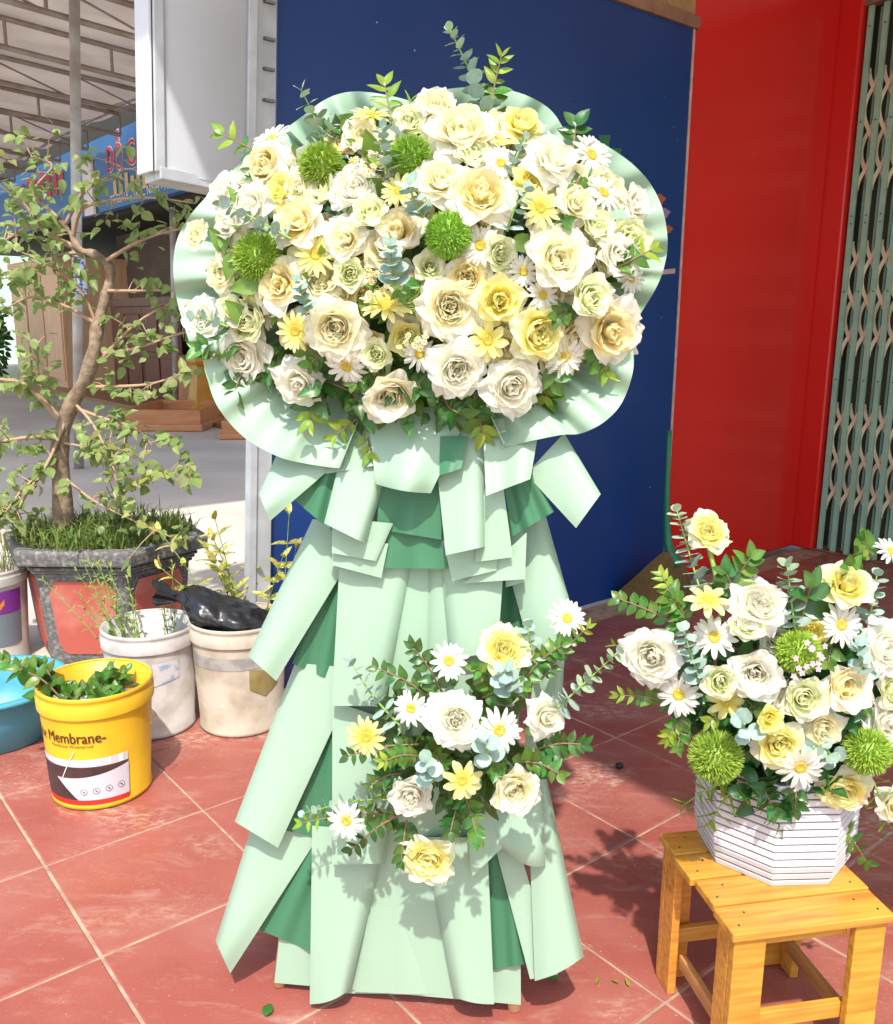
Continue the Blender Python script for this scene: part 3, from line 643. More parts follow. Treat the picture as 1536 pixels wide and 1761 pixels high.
# leaves
def leaf_mesh(name, mt, w=.5, point=.4, fold=.12, droop=.25, nu=4, nv=6, round_=False):
    b = PB()
    def fn(u, v):
        s = 2 * u - 1
        if round_: h = sqrt(max(0.0, 1 - (2 * v - 1) ** 2)) * w if 0 < v < 1 else .03
        else: h = w * (sin(pi * v ** (.8)) ** .8 * (1 - point * v * .8) if 0 < v < 1 else (.04 if v == 0 else .01))
        x = s * h; y = v; z = fold * abs(s) * h * 2 - droop * v * v + .02 * sin(6 * v + s * 2)
        return Vector((x, y, z))
    b.surf(fn, nu, nv); return b.pmesh(name, mt)
M['leaf'] = mat('leaf_green', c4(.07, .18, .025), rough=.35, spec=.5, trans=.28, rnd=.3, col2=c4(.11, .23, .035), scale=3)
M['leafdark'] = mat('leaf_dark', c4(.04, .115, .02), rough=.33, spec=.5, trans=.2, rnd=.3, col2=c4(.06, .15, .03), scale=3)
M['leafyoung'] = mat('leaf_young', c4(.18, .32, .025), rough=.4, trans=.3, rnd=.2, col2=c4(.27, .36, .035), scale=3)
M['euca'] = mat('eucalyptus_leaf', c4(.27, .40, .33), rough=.65, spec=.3, trans=.1, rnd=.18, col2=c4(.36, .47, .40), scale=3)
M['eucalite'] = mat('eucalyptus_pale', c4(.32, .42, .27), rough=.65, spec=.3, trans=.15, rnd=.15)
LF = {'leaf': [leaf_mesh('leaf', M['leaf'], .33, .25), leaf_mesh('leaf', M['leaf'], .36, .2, droop=.1)],
      'dark': [leaf_mesh('leaf', M['leafdark'], .31, .3), leaf_mesh('leaf', M['leafdark'], .34, .25, droop=.1)],
      'young': [leaf_mesh('leaf', M['leafyoung'], .25, .4), leaf_mesh('leaf', M['leafyoung'], .22, .45, droop=.05)],
      'euca': [leaf_mesh('leaf', M['euca'], .5, round_=True, fold=.05, droop=.06), leaf_mesh('leaf', M['euca'], .46, round_=True, fold=-.04, droop=.12)],
      'eucalite': [leaf_mesh('leaf', M['eucalite'], .45, round_=True, fold=.05, droop=.06)]}
def leaf_frame(pos, d, up, size):
    d = Vector(d).normalized(); up = Vector(up); x = d.cross(up)
    if x.length < 1e-3: x = d.orthogonal()
    x.normalize(); z = x.cross(d)
    m = Matrix((x, d, z)).transposed().to_4x4()
    return Matrix.Translation(pos) @ m @ Matrix.Scale(size, 4)
def sprig(par, pts, n, size, kind='leaf', tipkind=None, tip=.7, spread=55, taper=.5, name='leaf_sprig', whorl=2, face=Vector((0, -1, .35)), rstem=.0018, jitter=.25):
    """stem through pts with pairs of leaves; each leaf a mesh of its own"""
    line = smooth_line(pts, 16); m = MB(); m.tube(line, [rstem * (1.2 - .7 * i / 16) for i in range(17)], 6)
    o = m.build(name, M['twig'] if kind in ('leaf', 'dark') else M['stem'], par, smooth=True)
    for i in range(n):
        t = .12 + .88 * i / max(1, n - 1); x = t * 16; k = min(int(x), 15); p = line[k].lerp(line[k + 1], x - k); T = (line[k + 1] - line[k]).normalized()
        s1 = T.cross(face); s1 = s1.normalized() if s1.length > .05 else T.orthogonal(); s2 = T.cross(s1)
        base = s1 if i % 2 == 0 or name.startswith('leaf') else s2
        for h in range(whorl):
            sg = 1 if h == 0 else -1
            a = radians(spread + FR.uniform(-14, 14)) * (1 if i < n - 1 else .5)
            side = (base * sg + (s2 if base is s1 else s1) * FR.uniform(-.5, .5)).normalized()
            d = T * cos(a) + side * sin(a) + Vector((FR.gauss(0, jitter * .4), FR.gauss(0, jitter * .4), FR.gauss(0, jitter * .4)))
            kk = tipkind if (tipkind and t > tip) else kind
            sz = size * (1 - taper * t) * FR.uniform(.85, 1.15)
            upv = (face + T * .6 + Vector((FR.gauss(0, .25), 0, FR.gauss(0, .25)))) if kind in ('leaf', 'dark') else (T + face * .35)
            put('leaf', FR.choice(LF[kk]), o, leaf_frame(p, d, upv, sz))
    return o
def foliage_mass(par, cen, rad, n, size, kind='dark', seed=1, name='foliage', depthdir=None):
    """dense leaves between and behind the flowers, too many to count"""
    rr = random.Random(seed); b = MB(); src = LF[kind][0]; vs = [v.co.copy() for v in src.vertices]; fs = [tuple(p.vertices) for p in src.polygons]
    for i in range(n):
        while True:
            d = Vector((rr.uniform(-1, 1), rr.uniform(-1, 1), rr.uniform(-1, 1)))
            if d.length <= 1: break
        p = Vector(cen) + Vector((d.x * rad[0], d.y * rad[1], d.z * rad[2]))
        dr = (Vector((d.x, -.5 + rr.uniform(-.6, .6), d.z)) + Vector((rr.gauss(0, .5), rr.gauss(0, .5), rr.gauss(0, .5)))).normalized()
        Mx = leaf_frame(p, dr, Vector((rr.gauss(0, .4), -1, .4 + rr.gauss(0, .3))), size * rr.uniform(.7, 1.3)); b.add([Mx @ v for v in vs], fs)
    o = b.build(name, M['leafdark' if kind == 'dark' else 'leaf'], par, smooth=True, kind='stuff'); return o

# ------------------------------------------------------------------ the flower stand: paper skirt and collar on a wooden easel
def DEP(px, py): return 1.50 - 1.43e-4 * (px - 683) + .13 * (1700 - py) / 1250
st = thing('flower_stand', (P(690, 1730, 1.5).x, 1.55, 0), 'tall flower stand draped in layered mint green paper', 'flower stand')
SN = [0]
def sheet(TL, TR, BR, BL, d, mt='mint', bulge=.02, rl=0.0, rr_=0.0, rb=0.0, wave=0.0, wk=2.0, dtop=None, sagb=0.0, label=None, nu=22, nv=12, d2=None):
    """one piece of wrapping paper: corners as seen in the photo, d = metres in front of the easel plane; rl/rr_/rb roll an edge backwards"""
    SN[0] += 1; sd = SN[0]; dt = d if dtop is None else dtop; db = d
    def fn(u, v):      # v 0 top, 1 bottom
        x = (TL[0] * (1 - u) + TR[0] * u) * (1 - v) + (BL[0] * (1 - u) + BR[0] * u) * v
        y = (TL[1] * (1 - u) + TR[1] * u) * (1 - v) + (BL[1] * (1 - u) + BR[1] * u) * v + sagb * v * sin(pi * u)
        dd = dt * (1 - v) + db * v
        if d2 is not None: dd += (d2) * (u - .5)
        dd += bulge * .4 * sin(pi * u) * (.35 + .65 * v)
        if rl and u < .24: q = 1 - u / .24; dd -= .6 * rl * (1 - sqrt(max(0, 1 - q * q * .985)))
        if rr_ and u > .76: q = (u - .76) / .24; dd -= .6 * rr_ * (1 - sqrt(max(0, 1 - q * q * .985)))
        if rb and v > .7: q = (v - .7) / .3; dd -= rb * (1 - sqrt(max(0, 1 - q * q * .985)))
        dd += wave * (.25 + .75 * v) * sin(wk * 2 * pi * u + sd)
        dd += .002 * sin(3.1 * u * 2 + sd * 1.7 + 2 * v) * v
        p = P(x, y, DEP(x, y) - dd)
        if p.z < .006: p.z = .006
        return p
    m = MB(); m.grid(lambda u, v: fn(u, 1 - v), nu, nv)
    o = m.build('paper_sheet' if mt == 'mint' else 'dark_paper_sheet', M[mt], st, smooth=True)
    s = o.modifiers.new('thickness', 'SOLIDIFY'); s.thickness = .0009; s.offset = 0; es = o.modifiers.new('crisp', 'EDGE_SPLIT'); es.split_angle = radians(50)
    if label: o['label'] = label
    return o
# wooden easel under the paper
for (x, y, tx) in ((480, 1702, 640), (885, 1744, 760)):
    b = G(x, y - 8, 0); b.z = .001; t = P(tx, 420, DEP(tx, 420) + .11); q = MB(); q.tube([b, t], .0125, 14); q.build('leg', M['wood_leg'], st, smooth=True)
b = Vector((P(690, 1500, 2.05).x, 2.02, .001)); t = P(700, 420, DEP(700, 420) + .03); q = MB(); q.tube([b, t], .0125, 12); q.build('leg', M['wood_leg'], st, smooth=True)
q = MB(); q.tube([P(560, 1150, DEP(560, 1150) + .02), P(830, 1150, DEP(830, 1150) + .02)], .011, 10); q.build('crossbar', M['wood_leg'], st, smooth=True)
q = MB(); c = P(710, 450, DEP(710, 450) + .03); q.lathe([(.001, -.02), (.17, -.02), (.19, .0), (.17, .03), (.001, .03)], 24); 
oo = q.build('foam_holder', mat('foam_green', c4(.04, .12, .05), rough=.9), st, smooth=True, M=Matrix.Translation(c) @ RX(radians(84)))
# --- skirt, back to front
sheet((560, 880), (890, 880), (896, 1728), (472, 1690), .016, bulge=.006)                                # rear sheet
sheet((560, 1180), (700, 1180), (850, 1712), (575, 1708), .012, bulge=.02, wave=.004)                      # centre panel
sheet((700, 1180), (860, 1180), (800, 1712), (610, 1706), .018, bulge=.015)
# dark lower pieces
sheet((560, 1400), (600, 1400), (560, 1645), (443, 1598), .022, 'mintdark', bulge=.006, wave=.006, label='dark green paper piece at the lower left of the skirt')
sheet((830, 1440), (890, 1440), (907, 1658), (838, 1668), .024, 'mintdark', bulge=.004, wave=.004)
sheet((560, 1160), (600, 1160), (600, 1452), (490, 1428), .028, 'mintdark', bulge=.006, wave=.005)
sheet((560, 985), (610, 985), (590, 1180), (503, 1141), .032, 'mintdark', bulge=.006, wave=.005)
sheet((850, 960), (930, 960), (935, 1120), (850, 1110), .03, 'mintdark', bulge=.006, wave=.004)
# long outer flaps
sheet((440, 1400), (560, 1420), (396, 1674), (371, 1618), .045, bulge=.018, rl=.05, rb=.01, dtop=.02)
sheet((905, 1290), (930, 1290), (1004, 1645), (920, 1687), .05, bulge=.02, rr_=.06, dtop=.03, sagb=6)
sheet((850, 1450), (880, 1420), (960, 1676), (912, 1684), .038, bulge=.004, dtop=.03)
sheet((508, 1140), (620, 1150), (478, 1458), (404, 1413), .062, bulge=.02, rl=.05, dtop=.03)
sheet((538, 893), (640, 900), (475, 1171), (427, 1128), .075, bulge=.022, rl=.06, dtop=.035)
sheet((860, 930), (938, 886), (984, 1050), (935, 1200), .07, bulge=.02, rr_=.06, dtop=.035)
sheet((935, 1040), (975, 1040), (960, 1330), (900, 1300), .03, bulge=.01, rr_=.03)
# inner front flaps of the lower tier
sheet((537, 1420), (668, 1430), (602, 1702), (533, 1727), .055, bulge=.02, rr_=.05, rl=.004, dtop=.04, sagb=7)
sheet((725, 1440), (838, 1440), (850, 1727), (780, 1714), .055, bulge=.02, rl=.05, dtop=.04, sagb=4)
sheet((572, 1205), (672, 1240), (664, 1485), (571, 1487), .075, bulge=.022, rr_=.05, dtop=.06)
sheet((800, 1390), (868, 1400), (864, 1458), (812, 1508), .075, bulge=.006, dtop=.065)
sheet((838, 1390), (934, 1340), (938, 1490), (866, 1462), .085, bulge=.02, rr_=.03, rb=.02, dtop=.06, sagb=10)
# middle tier
sheet((585, 950), (715, 960), (662, 1214), (571, 1214), .085, bulge=.024, rr_=.055, dtop=.07)
sheet((690, 960), (745, 960), (735, 1290), (660, 1290), .055, bulge=.014, rr_=.02)
sheet((738, 960), (850, 960), (860, 1290), (735, 1290), .06, bulge=.012, rl=.02)
sheet((752, 950), (868, 950), (856, 1120), (772, 1135), .085, bulge=.02, rl=.05, dtop=.075)
sheet((868, 900), (900, 900), (905, 1000), (870, 1010), .07, bulge=.004)
# dark centre pieces
sheet((655, 900), (765, 905), (770, 978), (660, 977), .088, 'mintdark', bulge=.008, wave=.003)
sheet((655, 800), (765, 800), (759, 928), (648, 910), .098, 'mintdark', bulge=.012, wave=.004, label='dark green paper band under the flower head')
# small folded strips
sheet((572, 925), (668, 935), (656, 994), (572, 972), .097, bulge=.006)
sheet((572, 890), (676, 900), (647, 965), (571, 951), .107, bulge=.008, rr_=.01)
sheet((880, 940), (906, 915), (903, 996), (797, 1003), .097, bulge=.006)
sheet((762, 930), (858, 940), (854, 981), (778, 999), .103, bulge=.008)
sheet((834, 840), (866, 840), (882, 958), (816, 967), .112, bulge=.01)
# upper tier
sheet((545, 800), (590, 800), (580, 922), (503, 857), .10, 'mintdark', bulge=.008, wave=.006)
sheet((860, 800), (910, 800), (953, 880), (882, 922), .10, 'mintdark', bulge=.008, wave=.006)
sheet((477, 780), (610, 770), (464, 896), (446, 850), .128, bulge=.016, rl=.02, dtop=.10)
sheet((905, 815), (970, 745), (1033, 850), (991, 908), .128, bulge=.016, rr_=.03, dtop=.10)
sheet((600, 730), (690, 740), (628, 935), (558, 900), .135, bulge=.022, rl=.012, rr_=.05, dtop=.10)
sheet((745, 740), (836, 730), (835, 940), (767, 955), .137, bulge=.022, rr_=.05, dtop=.10)
sheet((757, 750), (805, 750), (794, 806), (756, 818), .142, 'mintdark', bulge=.004, dtop=.12)
sheet((830, 720), (930, 720), (912, 824), (836, 853), .142, bulge=.012, wave=.008, wk=1.2, dtop=.10)
sheet((560, 740), (650, 720), (650, 800), (560, 815), .115, bulge=.012, wave=.006, dtop=.09)
sheet((632, 700), (812, 700), (741, 848), (646, 832), .155, bulge=.018, wave=.010, wk=1.1, rb=.012, dtop=.10, sagb=4)
# --- pleated collar behind the flowers
HC = (722, 455)
def lobe(outer, d_in, d_out, pleat, seed, inner=.42, n=110, rim=.005, k=None):
    pts = smooth_line([(x, y, 0) for x, y in outer], n); rr = random.Random(seed); L_ = sum((pts[i + 1] - pts[i]).length for i in range(n))
    ph = [rr.uniform(0, 6.28) for _ in range(4)]; k = k or L_ / 55.0
    def fn(u, v):
        p = pts[min(int(round(u * n)), n)]
        f = inner + (1 - inner) * v; x = HC[0] + (p.x - HC[0]) * f; y = HC[1] + (p.y - HC[1]) * f
        uu = u + .03 * sin(5 * u + ph[0])
        pl = .6 * sin(2 * pi * k * uu * .5 + ph[1]) + .55 * sin(2 * pi * k * uu + ph[2]) * (1 - .45 * v) + .3 * sin(2 * pi * k * 1.7 * uu + ph[3]) * (1 - v)
        dd = d_in + (d_out - d_in) * v + 1.7 * pleat * pl * sin(pi * min(1, .2 + .62 * v)) 
        if v > .86: q = (v - .86) / .14; dd -= rim * (1 - sqrt(max(0, 1 - q * q * .98)))
        return P(x, y, DEP(x, y) - dd)
    m = MB(); m.grid(fn, n, 16); o = m.build('collar_sheet', M['mint'], st, smooth=True); s = o.modifiers.new('thickness', 'SOLIDIFY'); s.thickness = .0009; s.offset = 0; es = o.modifiers.new('crisp', 'EDGE_SPLIT'); es.split_angle = radians(50)
lobe([(330, 600), (312, 545), (300, 490), (300, 432), (318, 384), (358, 335), (418, 277), (470, 238), (500, 225)], -.02, .035, .016, 1)
lobe([(440, 262), (476, 233), (520, 200), (560, 171), (600, 158), (645, 160), (700, 172), (742, 190)], -.03, .02, .016, 2)
lobe([(690, 200), (715, 170), (750, 157), (800, 150), (860, 152), (910, 166), (948, 190), (972, 226), (985, 250)], -.025, .03, .017, 3)
lobe([(955, 245), (1000, 233), (1058, 260), (1108, 302), (1137, 352), (1148, 408), (1144, 452), (1128, 496), (1088, 560), (1070, 585)], -.02, .04, .017, 4)
lobe([(1080, 560), (1089, 600), (1088, 642), (1070, 692), (1040, 725), (1000, 745), (965, 748), (915, 758), (871, 768), (868, 762)], .05, .135, .012, 5, inner=.5)
lobe([(338, 560), (346, 605), (356, 650), (376, 702), (420, 752), (478, 785), (530, 798), (580, 805), (583, 803)], .05, .14, .012, 6, inner=.5)

# ------------------------------------------------------------------ upper flower arrangement
fa = thing('flower_arrangement', P(720, 700, 1.5), 'large dome of white, cream and yellow flowers heading the paper stand', 'flower arrangement')
def dome(px, py, c, rx, ry, d0, h, lift=.2, flat=.62):
    a, b = (px - c[0]) / rx, (py - c[1]) / ry; q = a * a + b * b
    y = DEP(px, py) - d0 - h * sqrt(max(0.0, 1 - min(q, 1) * .9)); n = Vector((a * flat, -1.05, -b * flat + lift)); return P(px, py, y), n.normalized()
HD = dict(c=(722, 445), rx=400, ry=285, d0=.05, h=.17)
def rpx(r, p): return r * p.y / (FPX * .97)
def plant(par, items, D, seed):
    rr = random.Random(seed)
    for it in items:
        t, px, py, r = it[:4]; opt = it[4] if len(it) > 4 else {}
        p, n = dome(px, py, **D); p = P(px, py, p.y - opt.get('f', 0) + rr.uniform(-.012, .008)); n = (n + Vector((rr.gauss(0, .1), 0, rr.gauss(0, .1)))).normalized()
        if 'n' in opt: n = Vector(opt['n']).normalized()
        R_ = rpx(r, p)
        if t in ('W', 'C', 'H'): rose(par, p, n, R_, {'W': 'white', 'C': 'cream', 'H': 'peach'}[t], opt.get('k', rr.choice(['open', 'open', 'cup', 'point'])), opt.get('h', rr.choice(['open', 'tight', 'open', 'bud'])), opt.get('np', 7))
        elif t in ('Y', 'K'): rose(par, p, n, R_, 'yellow' if t == 'Y' else 'lemon', opt.get('k', 'open'), opt.get('h', 'open'), opt.get('np', 6))
        elif t == 'E': rose(par, p, n, R_ * 1.05, 'green', 'cup', 'tight', opt.get('np', 5))
        elif t == 'G': gerbera(par, p - Vector((0, .012, 0)), n, R_, 'white', opt.get('v'))
        elif t == 'g': gerbera(par, p - Vector((0, .016, 0)), n, R_, 'yellow', opt.get('v'))
        elif t == 'B': ball(par, p - Vector((0, .002, 0)), n, R_)
pt = {'k': 'point', 'h': 'bud'}
UP = [('G', 470, 243, 32, {'n': (-.4, -.6, .7)}), ('H', 462, 287, 37, {'n': (-.5, -.9, .1)}), ('W', 392, 337, 30), ('W', 440, 355, 36), ('E', 346, 408, 26), ('W', 402, 390, 32, pt),
 ('Y', 487, 330, 28, {'h': 'bud', 'k': 'cup'}), ('C', 520, 322, 27), ('E', 557, 333, 31), ('W', 612, 331, 40), ('E', 641, 371, 29), ('g', 688, 332, 30), ('B', 553, 288, 41), ('B', 706, 271, 38),
 ('C', 624, 244, 36), ('g', 638, 205, 31, {'n': (0, -.5, .9)}), ('E', 704, 214, 27), ('C', 748, 193, 36), ('H', 519, 386, 43, {'k': 'open', 'h': 'bud'}), ('C', 597, 413, 36, {'h': 'bud'}), ('K', 497, 360, 22),
 ('g', 547, 440, 34), ('E', 603, 472, 29), ('H', 690, 405, 46), ('E', 737, 460, 27), ('B', 446, 444, 46), ('C', 389, 474, 36), ('H', 489, 491, 44, {'h': 'bud'}), ('C', 535, 492, 28, {'f': -.03}),
 ('E', 408, 535, 31), ('W', 354, 548, 34), ('g', 436, 497, 22, {'f': -.02}), ('g', 512, 569, 32), ('C', 582, 563, 49), ('g', 666, 527, 42, {'n': (0, -.6, .8)}), ('G', 598, 628, 33, {'n': (-.1, -.8, -.5)}),
 ('E', 648, 607, 28), ('W', 428, 612, 41), ('W', 515, 657, 42, {'k': 'point', 'h': 'bud', 'f': .01}), ('C', 670, 676, 47, {'f': .02}), ('G', 458, 540, 26, {'f': -.03}), ('C', 793, 234, 46), ('E', 810, 270, 34), ('K', 895, 222, 37, {'k': 'point', 'h': 'bud'}),
 ('W', 948, 283, 46, pt), ('G', 1014, 270, 33), ('G', 860, 285, 31), ('C', 757, 318, 41), ('H', 825, 345, 51), ('Y', 912, 314, 28), ('g', 926, 361, 33, {'v': 1}), ('G', 1034, 335, 35, {'n': (.4, -.7, .5)}), ('W', 1085, 355, 30, {'k': 'cup', 'h': 'bud'}),
 ('C', 985, 353, 34), ('E', 1021, 394, 33), ('B', 771, 405, 42), ('G', 826, 424, 33, {'f': -.01}), ('E', 855, 437, 33), ('C', 958, 449, 50), ('W', 1058, 446, 42), ('G', 1082, 480, 25), ('G', 898, 468, 27), ('H', 806, 478, 36, {'f': -.02}),
 ('C', 774, 530, 48), ('K', 858, 516, 47, pt), ('G', 931, 508, 27), ('E', 1009, 514, 39), ('H', 1045, 566, 49), ('K', 920, 570, 50, {'k': 'open'}), ('g', 838, 585, 33, {'v': 3}), ('G', 968, 612, 34), ('C', 958, 572, 28, {'f': -.03}),
 ('W', 783, 633, 48, {'f': .02, 'h': 'open'}), ('W', 879, 661, 45, {'f': .02}), ('B', 715, 512, 34, {'f': -.01}), ('G', 722, 608, 28, {'f': -.02}), ('C', 640, 300, 30, {'f': -.03}), ('W', 930, 400, 30, {'f': -.03}), ('W', 700, 565, 30, {'f': -.04}), ('C', 560, 395, 28, {'f': -.04}), ('W', 480, 420, 26, {'f': -.04}),
 ('C', 650, 250, 26, {'f': -.03}), ('W', 880, 255, 28, {'f': -.03}), ('C', 660, 445, 28, {'f': -.04}), ('W', 1000, 440, 26, {'f': -.04}), ('W', 430, 320, 26, {'f': -.02})]
plant(fa, UP, HD, 7)
rf = random.Random(77); FILL = []
while len(FILL) < 52:
    x, y = rf.uniform(370, 1075), rf.uniform(215, 640)
    if ((x - 722) / 360) ** 2 + ((y - 435) / 230) ** 2 < 1 and all(abs(x - a) + abs(y - b) > 40 for _, a, b, *_r in FILL): FILL.append((rf.choice('WCHKCE'), x, y, rf.uniform(27, 34), {'f': -.022, 'np': 0}))
plant(fa, FILL, HD, 19)
cc = P(722, 470, DEP(722, 470) - .08)
foliage_mass(fa, cc, (.34, .07, .24), 420, .042, 'dark', 3); foliage_mass(fa, cc - Vector((0, .03, 0)), (.33, .07, .23), 320, .04, 'leaf', 4, name='light_foliage')
foliage_mass(fa, P(730, 660, DEP(730, 660) - .12), (.21, .05, .05), 150, .036, 'dark', 8, name='lower_foliage')
def dpt(px, py, D, out=0.0): p, n = dome(px, py, **D); return P(px, py, p.y - out)
def spr(par, D, pxs, n, spx, kind='leaf', out=(0.0, 0.03), **k):
    L_ = len(pxs); pts = [dpt(x, y, D, out[0] + (out[1] - out[0]) * i / (L_ - 1)) for i, (x, y) in enumerate(pxs)]
    return sprig(par, pts, n, spx * (.84 if par is not fa and kind in ('leaf', 'dark') else 1) * pts[0].y / FPX, kind, **k)
EU = dict(name='eucalyptus_sprig', spread=72)
spr(fa, HD, [(850, 215), (812, 130), (775, 52)], 16, 33, 'euca', (0, 0), tipkind='eucalite', taper=.55, **EU)
spr(fa, HD, [(556, 250), (540, 200), (519, 156)], 7, 28, 'eucalite', taper=.35, **EU)
spr(fa, HD, [(502, 412), (445, 380), (386, 350)], 9, 28, 'euca', (.04, .09), taper=.3, **EU)
spr(fa, HD, [(664, 300), (660, 260), (657, 222)], 8, 27, 'euca', (.04, .06), taper=.4, **EU)
spr(fa, HD, [(728, 375), (715, 350), (704, 320)], 5, 30, 'euca', (.05, .08), taper=.2, **EU)
spr(fa, HD, [(678, 490), (675, 455), (671, 422)], 7, 32, 'euca', (.05, .09), taper=.5, **EU)
spr(fa, HD, [(530, 535), (520, 508), (510, 482)], 7, 20, 'euca', (.05, .08), taper=.4, **EU)
spr(fa, HD, [(392, 562), (365, 552), (335, 545)], 6, 24, 'euca', (.05, .08), taper=.3, **EU)
spr(fa, HD, [(872, 398), (885, 360), (905, 330)], 6, 26, 'euca', (.05, .08), taper=.3, **EU)
spr(fa, HD, [(880, 300), (890, 265), (908, 232)], 7, 18, 'euca', (.01, .02), taper=.3, **EU)
spr(fa, HD, [(545, 250), (560, 232), (572, 215)], 5, 26, 'euca', (.01, .02), taper=.3, **EU)
spr(fa, HD, [(468, 275), (430, 255), (385, 232)], 5, 34, 'leaf', (0, .02), tipkind='young', tip=.6, taper=.1)
spr(fa, HD, [(672, 215), (668, 180), (662, 148)], 6, 34, 'leaf', (0, .01), tipkind='young', tip=.45, taper=.0)
spr(fa, HD, [(700, 205), (700, 190), (705, 176)], 3, 26, 'young', (0, .01), taper=.0)
spr(fa, HD, [(842, 215), (848, 160), (862, 98)], 8, 46, 'leaf', (0, .01), tipkind='young', tip=.5, taper=.45)
spr(fa, HD, [(985, 260), (988, 238), (990, 218)], 4, 34, 'dark', (0, .01), taper=.0)
spr(fa, HD, [(1058, 462), (1085, 448), (1118, 430)], 5, 32, 'leaf', (.02, .05), tipkind='young', taper=.1)
spr(fa, HD, [(415, 590), (380, 595), (346, 600)], 5, 34, 'leaf', (.02, .04), taper=.1)
spr(fa, HD, [(425, 630), (412, 650), (404, 672)], 4, 34, 'dark', (.02, .03), taper=.1)
spr(fa, HD, [(555, 665), (540, 690), (532, 722)], 5, 40, 'dark', (.0, .05), tipkind='young', tip=.7, taper=.1)
spr(fa, HD, [(690, 700), (630, 712), (578, 748)], 7, 34, 'dark', (-.03, .03), tipkind='young', tip=.7, taper=.2)
spr(fa, HD, [(640, 700), (632, 735), (636, 778)], 6, 32, 'leaf', (-.03, .02), tipkind='young', tip=.6, taper=.2)
spr(fa, HD, [(718, 700), (712, 750), (708, 806)], 8, 32, 'leaf', (-.03, .02), tip=.6, taper=.3)
spr(fa, HD, [(815, 680), (822, 710), (830, 742)], 6, 38, 'leaf', (-.02, .02), tipkind='young', tip=.7, taper=.1)
spr(fa, HD, [(760, 680), (772, 700), (790, 712)], 6, 38, 'dark', (-.02, .02), taper=.1)
spr(fa, HD, [(900, 690), (930, 690), (948, 682)], 5, 36, 'leaf', (-.02, .02), taper=.1)
spr(fa, HD, [(940, 620), (950, 645), (940, 682)], 6, 38, 'leaf', (.0, .03), tipkind='young', tip=.7, taper=.1)
spr(fa, HD, [(1010, 590), (1030, 612), (1042, 640)], 6, 34, 'leaf', (.0, .03), tipkind='young', tip=.7, taper=.1)
spr(fa, HD, [(560, 655), (600, 672), (615, 690)], 6, 36, 'dark', (-.02, .02), taper=.1)
spr(fa, HD, [(690, 640), (700, 660), (725, 668)], 6, 36, 'dark', (-.02, .03), taper=.1)
for (a, b) in (((560, 235), (585, 215)), ((470, 310), (440, 300)), ((940, 385), (968, 380)), ((1005, 300), (990, 320)), ((560, 605), (535, 625)), ((640, 640), (610, 655)), ((985, 540), (960, 545)), ((480, 640), (460, 650)), ((700, 480), (690, 500))):
    spr(fa, HD, [a, ((a[0] + b[0]) / 2, (a[1] + b[1]) / 2 - 4), b], 4, 28, FR.choice(['leaf', 'leaf', 'dark']), (.0, .02), taper=.1)
# little daisy clusters
M['daisy'] = mat('daisy_yellow', c4(.72, .42, .04), rough=.7); M['daisyw'] = mat('daisy_petal', c4(.82, .76, .5), rough=.6, trans=.2)
dm = MB()
for k in range(8):
    a = 2 * pi * k / 8; d = Vector((cos(a), sin(a), 0)); s = Vector((-sin(a), cos(a), 0)); dm.add([d * .3 - s * .12, d * .3 + s * .12, d * 1 + s * .2 + Vector((0, 0, -.1)), d * 1 - s * .2 + Vector((0, 0, -.1))], [(0, 3, 2, 1)], 1)
dm.lathe([(.42, 0), (.36, .25), (.15, .4), (.001, .42)], 10); DAISY = dm.mesh('daisy', [M['daisy'], M['daisyw']])
def daisies(par, D, px, py, sx, sy, n, seed):
    rr = random.Random(seed); root = dpt(px, py + sy * .8, D, .0)
    for i in range(n):
        x, y = px + rr.uniform(-sx, sx), py + rr.uniform(-sy, sy); p = dpt(x, y, D, .045 + rr.uniform(0, .015)); n_ = Vector((rr.gauss(0, .4), -1, .4 + rr.gauss(0, .3)))
        o = put('daisy', DAISY, par, frame(p, n_, rpx(6.0, p), rr.uniform(0, 6))); stem(par, root, p - n_.normalized() * .001, (0, 0, .01), .0007, name='daisy_stem')
daisies(fa, HD, 625, 283, 26, 18, 10, 1); daisies(fa, HD, 640, 482, 22, 30, 10, 2); daisies(fa, HD, 712, 588, 26, 12, 8, 3)

# ------------------------------------------------------------------ lower spray fixed to the skirt
SP = dict(c=(790, 1265), rx=250, ry=260, d0=.09, h=.10)
sy = thing('flower_spray', P(790, 1330, 1.38), 'small spray of white and yellow flowers fixed low on the paper skirt', 'flower spray')
LOW = [('K', 866, 1122, 46, {'n': (.1, -.7, .7)}), ('G', 772, 1132, 33), ('G', 973, 1060, 34, {'n': (.15, -.8, .5)}), ('G', 708, 1213, 31), ('W', 782, 1237, 50, {'f': .02, 'k': 'open', 'h': 'open'}), ('G', 857, 1250, 41, {'f': .02}), ('W', 935, 1232, 39, pt),
 ('g', 632, 1259, 37), ('g', 794, 1332, 37, {'f': .02, 'v': 3}), ('W', 710, 1361, 44, {'k': 'cup', 'h': 'tight'}), ('C', 882, 1352, 50), ('G', 598, 1404, 36, {'f': .05, 'n': (-.3, -1, .1)}), ('K', 738, 1470, 48, {'n': (-.1, -.9, -.1)})]
plant(sy, LOW, SP, 17)
foliage_mass(sy, P(790, 1275, DEP(790, 1275) - .11), (.13, .03, .12), 200, .04, 'dark', 5)
spr(sy, SP, [(690, 1250), (640, 1195), (603, 1138)], 11, 30, 'euca', (0, .02), taper=.4, **EU)
spr(sy, SP, [(950, 1225), (1005, 1175), (1062, 1122)], 12, 31, 'euca', (0, .04), tipkind='eucalite', tip=.4, taper=.4, **EU)
spr(sy, SP, [(745, 1345), (738, 1328), (735, 1312)], 4, 32, 'euca', (.04, .07), taper=.2, **EU)
